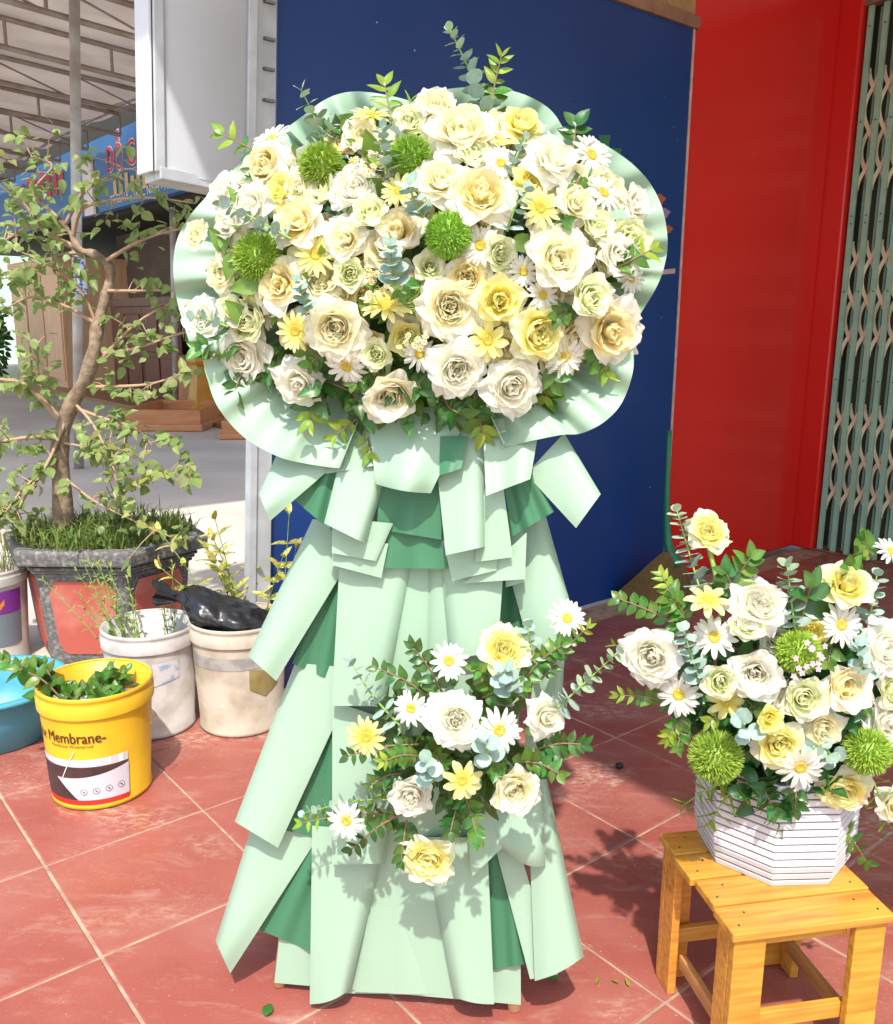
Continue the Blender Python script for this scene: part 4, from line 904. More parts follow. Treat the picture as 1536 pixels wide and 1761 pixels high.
spr(sy, SP, [(842, 1310), (836, 1292), (834, 1276)], 4, 34, 'euca', (.04, .07), taper=.2, **EU)
spr(sy, SP, [(880, 1190), (872, 1170), (868, 1150)], 5, 34, 'euca', (.02, .05), taper=.2, **EU)
spr(sy, SP, [(920, 1140), (912, 1105), (908, 1078)], 6, 27, 'euca', (.0, .02), taper=.3, **EU)
spr(sy, SP, [(680, 1375), (610, 1378), (524, 1398)], 12, 26, 'euca', (0, .02), taper=.4, **EU)
for (a, b, n, s, kd) in (((740, 1200), (650, 1150), 6, 42, 'dark'), ((760, 1190), (712, 1115), 6, 42, 'dark'), ((720, 1280), (600, 1300), 8, 36, 'dark'), ((720, 1300), (660, 1310), 8, 34, 'leaf'), ((900, 1170), (965, 1110), 7, 36, 'leaf'), ((930, 1170), (1010, 1080), 8, 30, 'leaf'), ((920, 1290), (1000, 1280), 7, 40, 'dark'), ((900, 1310), (960, 1330), 5, 38, 'leaf'), ((690, 1400), (605, 1460), 7, 38, 'dark'), ((670, 1400), (520, 1415), 9, 34, 'leaf'), ((700, 1410), (690, 1480), 6, 36, 'dark'), ((800, 1370), (820, 1440), 7, 38, 'leaf'), ((790, 1380), (775, 1430), 6, 40, 'dark'), ((690, 1330), (640, 1350), 7, 32, 'dark'), ((850, 1190), (820, 1150), 6, 40, 'leaf'), ((830, 1200), (900, 1180), 6, 40, 'leaf'), ((740, 1290), (760, 1320), 6, 34, 'leaf'), ((870, 1300), (850, 1325), 6, 34, 'leaf')):
    spr(sy, SP, [a, ((a[0] + b[0]) / 2, (a[1] + b[1]) / 2 - 6), b], n, s, kd, (-.02, .03), tipkind='young' if kd == 'leaf' and n > 7 else None, tip=.75, taper=.25)
stem(sy, dpt(905, 1160, SP, -.02), dpt(969, 1078, SP, .0), (.01, 0, -.01), .0042); stem(sy, dpt(700, 1360, SP, -.02), dpt(606, 1402, SP, .0), (0, 0, .012), .004)

# ------------------------------------------------------------------ stool, white box and its bouquet at the right
M['stoolwood'] = mat('varnished_pine', c4(.64, .33, .045), rough=.34, spec=.5, col2=c4(.46, .19, .025), scale=5, detail=6, stretch=(1, 14, 14), bump=.04, bscale=8, rnd=.08, coat=.3)
M['stooldark'] = mat('worn_pine', c4(.48, .25, .07), rough=.5, col2=c4(.3, .15, .05), scale=6, stretch=(10, 1, 10), rnd=.1)
E1 = Vector((.983, .182, 0)); E2 = Vector((-.182, .983, 0)); S0 = G(1262, 1608, .31); SH = .31
stl = thing('wooden_stool', S0 + E1 * .15 + E2 * .15 - Vector((0, 0, SH)), 'low varnished yellow wooden stool carrying the white flower box', 'stool')
PW, PL = .0715, .296
for i in range(4):
    q = MB(); o_ = S0 + E2 * (i * .0765) + Vector((0, 0, -.016)); q.box((0, 0, 0), (PL, 0, 0), (0, PW, 0), (0, 0, .016))
    dx = (.0, .004, -.003, .002)[i]
    bevel(put('seat_plank', q.mesh('seat_plank', M['stoolwood']), stl, Matrix.Translation(o_ + E1 * dx) @ RZ(atan2(E1.y, E1.x))), .0025, 2)
def oriented(name, mt, c, sx, sy_, sz, par, bw=.0025):
    q = MB(); q.box((0, 0, 0), (sx, 0, 0), (0, sy_, 0), (0, 0, sz)); return bevel(put(name, q.mesh(name, mt), par, Matrix.Translation(c) @ RZ(atan2(E1.y, E1.x))), bw, 2)
LWd, LT, LH = .058, .017, SH - .0165
def at(u, v, z=.001): return Vector((S0.x, S0.y, 0)) + E1 * u + E2 * v + Vector((0, 0, z))
for (u, v, du, dv) in ((.008, .008, 1, 1), (PL - .008, .008, -1, 1), (.008, .292, 1, -1), (PL - .008, .292, -1, -1)):
    oriented('leg_board', M['stoolwood'], at(u if du > 0 else u - LWd, v if dv > 0 else v - LT), LWd, LT, LH, stl)
    oriented('leg_board', M['stoolwood'], at(u if du > 0 else u - LT, v + LT + .0005 if dv > 0 else v - LT - .0005 - (LWd - LT)), LT, LWd - LT, LH, stl)
for v in (.027, .256): oriented('stretcher', M['stoolwood'], at(.0265, v, .095), PL - .053, .014, .032, stl)
for u in (.0265, PL - .0405): oriented('stretcher', M['stooldark'], at(u, .067, .062), .014, .166, .028, stl)
for v in (.0265, .2575): oriented('seat_rail', M['stoolwood'], at(.068, v, SH - .048), PL - .136, .014, .031, stl)
nail = MB(); nail.lathe([(.0001, .0006), (.002, .0006), (.0022, 0)], 8); nme = nail.mesh('nail', mat('nail_dark', c4(.08, .06, .05), rough=.5, metal=.5))
for i in range(4):
    for u in (.02, .045, PL - .045, PL - .02): put('nail', nme, stl, Matrix.Translation(at(u, i * .0765 + (.02 if u < .03 or u > PL - .03 else .05), SH + .0003)))
# octagonal white box of stacked bands
bc = Vector((.627, 1.542, SH + .0005)); RB = .146; NBAND = 14; BHH = .0110
M['boxwhite'] = mat('white_band', c4(.64, .62, .64), rough=.5, col2=c4(.56, .54, .57), scale=4, stretch=(2, 2, 30), rnd=.04)
M['boxline'] = mat('dark_line', c4(.05, .045, .06), rough=.7)
wb_ = thing('white_flower_box', bc, 'white octagonal box with thin dark lines standing on the stool', 'flower box')
def oct_pts(r, z, n=8, rot=radians(3) + pi / 8): return [Vector((r * cos(rot + 2 * pi * k / n), r * sin(rot + 2 * pi * k / n), z)) for k in range(n)]
def prism_ring(r0, r1, z0, z1, inner):
    m = MB(); vs = oct_pts(r0, z0) + oct_pts(r1, z1) + oct_pts(inner, z1) + oct_pts(inner, z0); fs = []
    for a, b in ((0, 1), (1, 2), (2, 3), (3, 0)):
        for k in range(8): fs.append((a * 8 + k, a * 8 + (k + 1) % 8, b * 8 + (k + 1) % 8, b * 8 + k))
    m.add(vs, fs); return m
for i in range(NBAND):
    z = i * (BHH + .0034); r = RB * (.93 + .07 * min(1, i / 3.0))
    bevel(put('band', prism_ring(r, RB * (.93 + .07 * min(1, (i + 1) / 3.0)), 0, BHH, r - .012).mesh('band', M['boxwhite']), wb_, Matrix.Translation(bc + Vector((0, 0, z)))), .0008, 1)
put('inner_liner', prism_ring(RB * .93 - .0015, RB - .0025, .0, NBAND * (BHH + .0034), RB * .88).mesh('inner_liner', M['boxline']), wb_, Matrix.Translation(bc + Vector((0, 0, .0006))))
q = MB(); q.add(oct_pts(RB * .9, .003), [tuple(range(8))]); put('bottom', q.mesh('bottom', M['boxline']), wb_, Matrix.Translation(bc))
BX = dict(c=(1355, 1180), rx=300, ry=300, d0=-.02, h=.15)
def DEP2(px, py): return 1.60
bq = thing('flower_bouquet', bc + Vector((0, 0, .12)), 'bouquet of white, yellow and green flowers filling the white octagonal box', 'bouquet')
_D = DEP
def DEP(px, py): return 1.505 if px > 1062 and py > 800 else _D(px, py)
RTB = [('K', 1215, 920, 37, {'n': (.1, -.75, .65), 'k': 'open'}), ('g', 1213, 1029, 38, {'n': (0, -.5, .85), 'v': 3}), ('W', 1302, 1045, 54, {'n': (0, -.75, .65)}), ('E', 1283, 1072, 34), ('K', 1450, 1012, 46, {'n': (0, -.7, .7), 'h': 'bud'}), ('G', 1440, 1070, 38), ('W', 1120, 1127, 49), ('G', 1225, 1092, 38), ('W', 1298, 1156, 50, {'k': 'cup'}), ('g', 1243, 1200, 34, {'v': 3, 'f': -.01}), ('E', 1238, 1170, 34, {'f': .02}),
 ('G', 1165, 1189, 38), ('B', 1372, 1120, 44), ('Y', 1394, 1088, 28, {'f': -.02}), ('H', 1447, 1180, 50), ('E', 1380, 1197, 42, {'f': .02}), ('C', 1412, 1250, 38), ('Y', 1320, 1236, 26, {'h': 'bud', 'k': 'cup', 'f': .03}), ('K', 1337, 1277, 44, {'f': .01}), ('G', 1371, 1311, 42, {'f': .03}), ('B', 1230, 1300, 53, {'f': .02}), ('B', 1490, 1290, 48, {'f': .02}), ('K', 1447, 1352, 47, {'n': (-.1, -.9, -.25), 'f': .01}),
 ('W', 1512, 1112, 46), ('E', 1532, 1185, 36), ('W', 1520, 1238, 40), ('G', 1525, 946, 28, {'n': (.2, -.6, .7)}), ('C', 1534, 1380, 36), ('W', 1350, 1195, 30, {'f': -.04}), ('C', 1480, 1250, 30, {'f': -.04}), ('W', 1330, 1100, 28, {'f': -.04})]
plant(bq, RTB, BX, 23)
foliage_mass(bq, P(1360, 1200, 1.45), (.19, .06, .15), 420, .042, 'dark', 9)
foliage_mass(bq, P(1350, 1330, 1.46), (.12, .06, .05), 120, .04, 'dark', 10, name='lower_foliage')
spr(bq, BX, [(1212, 1040), (1188, 960), (1165, 880)], 16, 34, 'euca', (0, 0), tipkind='eucalite', tip=.75, taper=.45, **EU)
spr(bq, BX, [(1368, 1085), (1360, 1025), (1354, 975)], 10, 34, 'euca', (0, 0), tipkind='eucalite', tip=.6, taper=.3, **EU)
spr(bq, BX, [(1208, 1180), (1190, 1130), (1176, 1085)], 9, 32, 'euca', (.02, .03), taper=.4, **EU)
spr(bq, BX, [(1490, 1090), (1500, 1040), (1508, 990)], 8, 30, 'euca', (.0, .02), taper=.3, **EU)
spr(bq, BX, [(1490, 1170), (1480, 1140), (1474, 1110)], 5, 28, 'euca', (.02, .04), taper=.2, **EU)
spr(bq, BX, [(1440, 1310), (1420, 1290), (1395, 1285)], 5, 28, 'euca', (.02, .04), taper=.2, **EU)
spr(bq, BX, [(1285, 1262), (1280, 1252), (1276, 1242)], 3, 34, 'euca', (.04, .06), taper=.1, **EU)
for (a, b, n, s, kd, tk) in (((1190, 1090), (1066, 1030), 8, 36, 'leaf', None), ((1180, 1070), (1138, 990), 7, 36, 'leaf', 'young'), ((1180, 1060), (1150, 1030), 6, 38, 'leaf', None), ((1160, 1210), (1064, 1196), 7, 32, 'leaf', 'young'), ((1170, 1150), (1060, 1110), 7, 24, 'young', None), ((1180, 1230), (1148, 1270), 7, 32, 'leaf', 'young'), ((1180, 1250), (1165, 1285), 5, 32, 'leaf', None), ((1240, 1040), (1290, 960), 6, 44, 'leaf', None), ((1270, 1040), (1248, 985), 5, 46, 'dark', None), ((1380, 1060), (1395, 1010), 3, 66, 'dark', None), ((1260, 1340), (1175, 1385), 8, 34, 'young', None), ((1280, 1350), (1345, 1420), 8, 32, 'young', 'young'), ((1270, 1345), (1225, 1410), 5, 44, 'young', None), ((1300, 1340), (1330, 1390), 6, 46, 'dark', None), ((1370, 1350), (1368, 1390), 5, 40, 'dark', None), ((1420, 1390), (1490, 1480), 8, 44, 'leaf', None), ((1500, 1340), (1530, 1420), 5, 44, 'young', None), ((1480, 1020), (1460, 975), 5, 42, 'leaf', None), ((1500, 960), (1480, 930), 4, 40, 'leaf', None), ((1430, 1110), (1425, 1140), 5, 36, 'leaf', None), ((1260, 1230), (1220, 1240), 6, 34, 'leaf', 'young'), ((1500, 1210), (1480, 1225), 5, 36, 'dark', None), ((1270, 1200), (1300, 1220), 5, 38, 'dark', None)):
    spr(bq, BX, [a, ((a[0] + b[0]) / 2, (a[1] + b[1]) / 2 - 5), b], n, s, kd, (-.02, .02), tipkind=tk, tip=.6, taper=.2)
stem(bq, dpt(1240, 1060, BX, -.02), dpt(1217, 935, BX, -.01), (.004, 0, 0), .0042); stem(bq, dpt(1222, 1080, BX, -.02), dpt(1214, 1035, BX, -.01), (0, 0, 0), .004)
pk = MB(); 
for k in range(5):
    a = 2 * pi * k / 5; d = Vector((cos(a), sin(a), .15)); s = Vector((-sin(a), cos(a), 0)); pk.add([Vector((0, 0, 0)), d * .6 - s * .35, d, d * .6 + s * .35], [(0, 1, 2, 3)])
PINK = pk.mesh('pink_floret', mat('pink_floret', c4(.72, .5, .58), rough=.6, trans=.3)); rr_ = random.Random(6)
for i in range(16):
    p, n = dome(1372 + rr_.uniform(-32, 30), 1115 + rr_.uniform(-35, 30), **BX); put('pink_floret', PINK, bq, frame(p + Vector((0, -.045 + rr_.uniform(0, .004), 0)), (rr_.gauss(0, .3), -1, .3), .0058, rr_.uniform(0, 6)))

# ------------------------------------------------------------------ left foreground: buckets, basin, planter and bonsai
def bucket_at(px_l, px_r, py_b):
    return G((px_l + px_r) / 2, py_b)
def cyl(c, R_, ang, z): return Vector((c.x + R_ * sin(ang), c.y - R_ * cos(ang), c.z + z))       # ang 0 faces the camera
def make_bucket(name, c, R_, H_, mats, label, cat='bucket', tilt=(0, 0)):
    t = thing(name, c, label, cat)
    rb = R_ * .86
    T = Matrix.Translation(c) @ RX(tilt[0]) @ RY(tilt[1]) @ Matrix.Translation(-c)
    m = MB(); m.lathe([(.001, .012), (rb - .008, .012), (rb - .003, .002), (rb + .002, .004), (rb + .002, .014), (rb - .001, .018), (R_ * .955, H_ - .066), (R_ * .95, H_ - .004), (R_ * .925, H_ - .004), (R_ * .90, H_ * .5), (R_ * .83, .02), (.001, .02)], 56, c)
    put('body', m.mesh('body', mats[0], True), t, T)
    m = MB(); m.lathe([(R_ * .957, H_ - .062), (R_ * 1.0, H_ - .058), (R_ * 1.005, H_ - .026), (R_ * .985, H_ - .022), (R_ * .985, H_ - .013), (R_ * .995, H_ - .011), (R_ * .995, H_ - .004), (R_ * .975, H_), (R_ * .945, H_ - .003)], 56, c)
    rim = put('rim', m.mesh('rim', mats[1] if len(mats) > 1 else mats[0], True), t, T)
    e = rim.modifiers.new('crisp', 'EDGE_SPLIT'); e.split_angle = radians(40)
    t['tiltx'], t['tilty'] = tilt
    return t, T
def wrap_patch(par, name, c, R_, H_, T, mt, a0, a1, lo, hi, lift=.0008, n=26):
    """printed area on the bucket between angles a0 and a1; lo, hi give height fractions for each angle"""
    m = MB()
    def fn(u, v):
        a = a0 + (a1 - a0) * u; f = lo(u) * (1 - v) + hi(u) * v; z = f * H_; r = R_ * .86 + (R_ * .955 - R_ * .86) * z / (H_ - .066); return cyl(c, r + lift, a, z)
    m.grid(fn, n, 4); return put(name, m.mesh(name, mt, True), par, T)
def wrap_text(par, s, size, c, R_, H_, T, mt, a_mid, f, name='lettering', lift=.0016, bold=0.0, wd=1.0):
    me = text_mesh(name, s, size, mt, 0, bold); xs = [v.co.x for v in me.vertices]; mid = (min(xs) + max(xs)) / 2
    for v in me.vertices:
        z = f * H_ + v.co.y; r = R_ * .86 + (R_ * .955 - R_ * .86) * z / (H_ - .066); a = a_mid + (v.co.x - mid) * wd / r; v.co = cyl(c, r + lift, a, z)
    put(name, me, par, T)
M['ybucket'] = mat('yellow_plastic', c4(.70, .41, .018), rough=.42, spec=.45, col2=c4(.56, .31, .015), scale=9, detail=8, lo=.45, hi=.8, bump=.02)
M['wbucket'] = mat('white_plastic_dirty', c4(.52, .46, .37), rough=.65, col2=c4(.33, .27, .19), scale=11, detail=9, lo=.42, hi=.74)
M['wbucket2'] = mat('white_plastic_scuffed', c4(.54, .52, .50), rough=.65, col2=c4(.36, .33, .29), scale=13, detail=9, lo=.43, hi=.72)
M['basin'] = mat('blue_plastic', c4(.05, .27, .37), rough=.45, col2=c4(.07, .32, .42), scale=5, bump=.03)
M['purple'] = mat('purple_print', c4(.16, .02, .22), rough=.5); M['slate'] = mat('slate_print', c4(.14, .17, .20), rough=.5); M['orangeprint'] = mat('orange_print', c4(.6, .2, .02), rough=.5)
M['brownprint'] = mat('brown_print', c4(.045, .022, .022), rough=.5, col2=c4(.085, .045, .04), scale=22, lo=.4, hi=.75); M['greyprint'] = mat('grey_print', c4(.56, .56, .60), rough=.5); M['redprint'] = mat('red_print', c4(.58, .03, .02), rough=.5); M['ink'] = mat('brown_ink', c4(.07, .03, .008), rough=.6); M['whiteprint'] = mat('white_print', c4(.8, .8, .78), rough=.5)
# yellow bucket
cY = G(158, 1368); RY_, HY = .152, .325; cY.y += .05; cY.x += .012
tY, TY = make_bucket('yellow_bucket', cY, RY_, HY, [M['ybucket']], 'yellow paint bucket with dark lettering, full of cut green stems')
L_ = radians(-78); R2_ = radians(52)
wrap_patch(tY, 'printed_band', cY, RY_, HY, TY, M['greyprint'], L_, R2_, lambda u: .40, lambda u: .455 + .02 * u)
wrap_patch(tY, 'brown_print', cY, RY_, HY, TY, M['brownprint'], L_, R2_, lambda u: .10, lambda u: .40 + .0 * u, .0012)
wrap_patch(tY, 'grey_print', cY, RY_, HY, TY, M['greyprint'], radians(-30), R2_, lambda u: .10 + .19 * max(0, 1 - u / .3), lambda u: .295 + .085 * u * u, .0018)
wrap_patch(tY, 'red_stripe', cY, RY_, HY, TY, M['redprint'], radians(-75), R2_, lambda u: .055, lambda u: .10, .0012)
wrap_patch(tY, 'white_tab', cY, RY_, HY, TY, M['whiteprint'], radians(30), radians(33), lambda u: .405, lambda u: .47, .0022, 3)
wrap_patch(tY, 'white_tab', cY, RY_, HY, TY, M['whiteprint'], radians(41), radians(46), lambda u: .405, lambda u: .475, .0022, 3)
wrap_patch(tY, 'pointer_line', cY, RY_, HY, TY, M['whiteprint'], radians(-22), radians(-4), lambda u: .29 + .25 * u, lambda u: .305 + .25 * u, .0024, 8)
wrap_text(tY, 'Admix Membrane-', .044, cY, RY_, HY, TY, M['ink'], radians(-25), .615, wd=.8); wrap_text(tY, 'Admix Membrane-', .044, cY, RY_, HY, TY, M['ink'], radians(-24.4), .6165, wd=.8, lift=.0021)
wrap_text(tY, 'Membrane Waterproof', .0125, cY, RY_, HY, TY, M['ink'], radians(-8), .575)
for i in range(5): wrap_patch(tY, 'white_bar', cY, RY_, HY, TY, M['whiteprint'], radians(-78), radians(-58 - 3 * (i % 2)), lambda u, i=i: .135 + .05 * i, lambda u, i=i: .155 + .05 * i, .002, 4)
for i in range(4):
    m = MB(); a = radians(2 + 13.5 * i); z = (.175 + .008 * i) * HY; r = RY_ * .86 + RY_ * .095 * z / (HY - .066) + .0024; rad = .0085
    cp_ = [cyl(cY, r, a + rad * cos(t * pi / 10) / r, z + rad * sin(t * pi / 10)) for t in range(21)]; m.tube(cp_, .0005, 4, caps=False)
    m.tube([cyl(cY, r, a - .3 * rad / r, z + rad * .3), cyl(cY, r, a + .3 * rad / r, z - rad * .3)], .0013, 4); put('icon_ring', m.mesh('icon_ring', M['ink']), tY, TY, kind=None)
m = MB(); ps = [cyl(cY, RY_ * 1.0 + .004 + .012 * sin(pi * k / 8), radians(78 + 8 * sin(pi * k / 8)), HY - .07 - .05 * sin(pi * k / 16) * 1.0) for k in range(9)]; m.tube(ps, .0016, 6); m.build('wire_handle', M['rust'], tY)
# white buckets
cW = G(249, 1268); cW.y += .1; tW, TW = make_bucket('white_bucket', cW, .148, .345, [M['wbucket2']], 'scuffed white bucket with herb stems behind the yellow bucket')
blu = mat('blue_stain', c4(.30, .40, .55), rough=.6, col2=c4(.6, .6, .6), scale=30, lo=.45, hi=.55)
wrap_patch(tW, 'torn_label', cW, .148, .345, TW, blu, radians(20), radians(55), lambda u: .52 + .05 * u, lambda u: .74)
cV = G(405, 1262); cV.y += .1; tV, TV = make_bucket('white_bucket', cV, .155, .36, [M['wbucket']], 'dirty white bucket with grey band, topped by a black plastic bag')
gb = mat('grey_band_print', c4(.28, .28, .26), rough=.6, col2=c4(.40, .38, .34), scale=25, lo=.4, hi=.6)
wrap_patch(tV, 'grey_band', cV, .155, .36, TV, gb, radians(-60), radians(75), lambda u: .635, lambda u: .745)
wrap_text(tV, 'LIS', .042, cV, .155, .36, TV, mat('pale_print', c4(.45, .42, .37), rough=.6), radians(-62), .645, bold=.001)
wrap_patch(tV, 'ochre_stain', cV, .155, .36, TV, mat('ochre_stain', c4(.20, .15, .03), rough=.6, col2=c4(.34, .28, .12), scale=16), radians(24), radians(66), lambda u: .36 + .18 * abs(u - .5), lambda u: .63 - .12 * u * u)
# grey bucket with purple band at the left border
cP = G(-40, 1150, YZ); cP.y += .12; tP, TP = make_bucket('paint_bucket', cP, .165, .39, [mat('grey_plastic', c4(.5, .47, .43), rough=.6, col2=c4(.36, .33, .3), scale=9)], 'grey paint bucket with purple band at the left border')
wrap_patch(tP, 'purple_band', cP, .165, .39, TP, M['purple'], radians(-40), radians(80), lambda u: .56, lambda u: .80)
wrap_patch(tP, 'slate_band', cP, .165, .39, TP, M['slate'], radians(-40), radians(80), lambda u: .22, lambda u: .555)
wrap_patch(tP, 'orange_mark', cP, .165, .39, TP, M['orangeprint'], radians(44), radians(52), lambda u: .6 + .06 * u, lambda u: .66 + .06 * u, .0016, 4)
# blue basin
cB = G(-45, 1300); cB.y += .14; cB.z = 0
tB = thing('blue_basin', cB, 'blue plastic basin at the left border beside the yellow bucket', 'basin')
m = MB(); m.lathe([(.001, .006), (.13, .006), (.142, .001), (.155, .004), (.19, .10), (.21, .165), (.222, .168), (.228, .175), (.222, .183), (.207, .184), (.198, .17), (.176, .10), (.145, .014), (.001, .014)], 60, cB); m.build('bowl', M['basin'], tB, smooth=True)
# hexagonal planter
M['potgrey'] = mat('cast_grey_stone', c4(.11, .105, .10), rough=.85, col2=c4(.26, .245, .23), scale=60, detail=6, lo=.45, hi=.7, bump=.5, bscale=70)
M['potred'] = mat('faded_red_panel', c4(.42, .085, .06), rough=.6, col2=c4(.55, .25, .2), scale=5, detail=6, lo=.5, hi=.8)
cH = Vector((0, 0, YZ)); cH.x, cH.y = P(187, 1000, 3.62).x, 3.62
ZT = P(187, 950, 3.62 - .33).z; PH = ZT - YZ
hx = thing('hexagonal_planter', cH, 'hexagonal grey stone planter with faded red panels holding the bonsai', 'planter')
HROT = radians(0)
def hexp(r, z, n=6): return [cH + Vector((r * cos(HROT + 2 * pi * k / n), r * sin(HROT + 2 * pi * k / n) * .9, z)) for k in range(n)]
def hexlathe(prof):
    m = MB(); vs = []; fs = []
    for (r, z) in prof: vs += hexp(r, z)
    for i in range(len(prof) - 1):
        for k in range(6): fs.append((i * 6 + k, i * 6 + (k + 1) % 6, (i + 1) * 6 + (k + 1) % 6, (i + 1) * 6 + k))
    m.add(vs, fs); return m
bevel(hexlathe([(.30, .002), (.31, .03), (.345, PH - .13), (.35, PH - .1)]).build('body', M['potgrey'], hx), .012, 2)
for i, (r, z) in enumerate(((.358, PH - .118), (.37, PH - .103), (.382, PH - .088))):
    bevel(hexlathe([(r - .03, z), (r, z + .002), (r, z + .014), (r - .03, z + .016)]).build('moulding', M['potgrey'], hx), .003, 1)
bevel(hexlathe([(.36, PH - .07), (.425, PH - .06), (.43, PH - .012), (.42, PH), (.35, PH), (.345, PH - .05)]).build('rim', M['potgrey'], hx), .008, 2)
for k in range(6):
    def cn(r, z, t): a, b = hexp(r, z)[k], hexp(r, z)[(k + 1) % 6]; return a.lerp(b, t)
    out = ((cn(.3, 0, .5) - cH)); out.z = 0; out = out.normalized() * .006
    z0, z1 = .05, PH - .135; r0, r1 = .3115, .3455
    poly = [(.14, z0 + .04), (.22, z0), (.78, z0), (.86, z0 + .04), (.88, z1 - .05), (.8, z1), (.2, z1), (.12, z1 - .05)]
    q = [cn(r0 + (r1 - r0) * (z - .05) / (z1 - .05), z, t) for t, z in poly]; m = MB(); n = len(q)
    m.add([v + out for v in q] + [v - out for v in q], [tuple(range(n))] + [(i, n + i, n + (i + 1) % n, (i + 1) % n) for i in range(n)]); m.build('panel', M['potred'], hx)
m = MB(); m.add(hexp(.36, PH - .03), [tuple(range(6))]); so_ = m.build('soil', mat('soil', c4(.07, .05, .03), rough=.95, bump=.6, bscale=40), hx)
ZS = cH.z + PH - .03
# grass in the planter
M['grass'] = mat('grass_green', c4(.10, .19, .03), rough=.5, trans=.25, col2=c4(.18, .24, .05), scale=6); M['drygrass'] = mat('dry_grass', c4(.34, .3, .12), rough=.7, trans=.2, col2=c4(.2, .24, .06), scale=9)
def blades(name, n, pos, h, mt, seed, label, lean=.5, wdt=.004, cat='grass'):
    rr = random.Random(seed); m = MB()
    for i in range(n):
        p = pos(rr); hh = h * rr.uniform(.4, 1.25); a = rr.uniform(0, 6.28); d = Vector((cos(a), sin(a), 0)); s = Vector((-sin(a), cos(a), 0)) * wdt * rr.uniform(.6, 1.4); le = lean * rr.uniform(.2, 1.3)
        p1 = p + d * le * hh * .35 + Vector((0, 0, hh * .6)); p2 = p + d * le * hh + Vector((0, 0, hh * (.95 - .3 * le)))
        m.add([p - s, p + s, p1 + s * .8, p1 - s * .8, p2], [(0, 1, 2, 3), (3, 2, 4)])
    o = m.build(name, mt); o['label'] = label; o['category'] = cat; o['kind'] = 'stuff'; return o
def pot_pos(rr):
    a = rr.uniform(0, 6.28); r = .36 * sqrt(rr.random()); return Vector((cH.x + r * cos(a), cH.y + r * sin(a) * .88, ZS))
blades('planter_grass', 1700, pot_pos, .11, M['grass'], 2, 'short weedy grass growing in the hexagonal planter', .8, .0042)
blades('dry_grass', 160, pot_pos, .15, M['drygrass'], 3, 'thin dry grass blades rising from the hexagonal planter', .9, .002)
def spill(rr): return Vector((cH.x - .39 + rr.uniform(-.05, .08), cH.y - .15 + rr.uniform(-.1, .12), ZS + rr.uniform(-.2, .03)))
blades('hanging_grass', 130, spill, .12, M['drygrass'], 4, 'pale trailing grass hanging over the left rim of the planter', 1.2, .003)
# bonsai
M['bark'] = mat('bark', c4(.33, .24, .16), rough=.9, col2=c4(.17, .12, .08), scale=30, detail=6, bump=.7, bscale=45); M['twigb'] = mat('pale_twig', c4(.40, .27, .17), rough=.8)
M['bonsaileaf'] = mat('bonsai_leaf', c4(.25, .32, .08), rough=.42, trans=.45, rnd=.3, col2=c4(.33, .38, .13), scale=4)
BLF = [leaf_mesh('leaf', M['bonsaileaf'], .40, .45, fold=.1, droop=.15), leaf_mesh('leaf', M['bonsaileaf'], .36, .5, fold=.2, droop=.3), leaf_mesh('leaf', M['bonsaileaf'], .44, .4, fold=.02, droop=.05)]
bt = thing('bonsai_tree', Vector((P(108, 840, 3.6).x, 3.6, ZS)), 'leafy bonsai tree with crooked trunk growing in the hexagonal planter', 'tree')
YB = 3.6
def BP(px, py, d=0.0): return P(px, py, YB + d)
tl = smooth_line([Vector((BP(105, 850).x, YB, ZS - .02)), BP(104, 800), BP(104, 760), BP(118, 705), BP(148, 650, -.02), BP(162, 600, -.03), BP(168, 560), BP(182, 510, .02), BP(190, 474, .02), BP(184, 452), BP(158, 436, -.02), BP(136, 428, -.02), BP(120, 400), BP(100, 375)], 46)
m = MB(); m.tube(tl, [0.041 * (1 - .78 * (i / 46) ** .8) + .004 * sin(i * 1.3) for i in range(47)], 12); m.build('trunk', M['bark'], bt, smooth=True)
br = [([(112, 730), (75, 690), (40, 660), (-20, 650)], .016, -.1), ([(100, 755), (55, 752), (0, 760), (-30, 770)], .012, -.12), ([(155, 640), (200, 590), (250, 545), (330, 505)], .010, -.05), ([(160, 610), (230, 600), (290, 580), (335, 568)], .009, -.1), ([(140, 665), (190, 665), (260, 660), (320, 640)], .010, -.15), ([(125, 700), (180, 720), (230, 735), (262, 765)], .009, -.15),
 ([(120, 705), (80, 800), (40, 840), (10, 880)], .009, -.25), ([(136, 428), (80, 400), (40, 350), (-10, 310)], .013, -.1), ([(125, 410), (140, 360), (190, 345), (260, 340), (335, 350)], .010, -.15), ([(150, 434), (100, 440), (50, 470), (0, 480)], .009, -.1), ([(180, 450), (230, 420), (280, 400), (340, 390)], .009, -.2), ([(100, 375), (60, 330), (90, 285), (55, 270)], .008, .0), ([(110, 390), (150, 320), (190, 310), (220, 290), (300, 308)], .008, -.1), ([(170, 560), (120, 530), (60, 510), (10, 530)], .009, -.1), ([(185, 500), (230, 500), (300, 500), (330, 510)], .007, -.15), ([(110, 380), (50, 390), (0, 420), (-20, 440)], .008, .05), ([(125, 690), (160, 730), (190, 790), (200, 830)], .007, -.3), ([(110, 820), (160, 860), (240, 900), (310, 930)], .006, -.4), ([(170, 570), (140, 500), (90, 460), (30, 430)], .007, -.1), ([(80, 690), (66, 640), (64, 590)], .005, -.15), ([(110, 790), (60, 830), (20, 890), (-10, 900)], .008, -.3), ([(150, 860), (220, 835), (280, 820), (325, 800)], .004, -.4), ([(100, 760), (160, 770), (200, 770), (235, 790)], .006, -.3)]
LB = random.Random(31); leaves = []
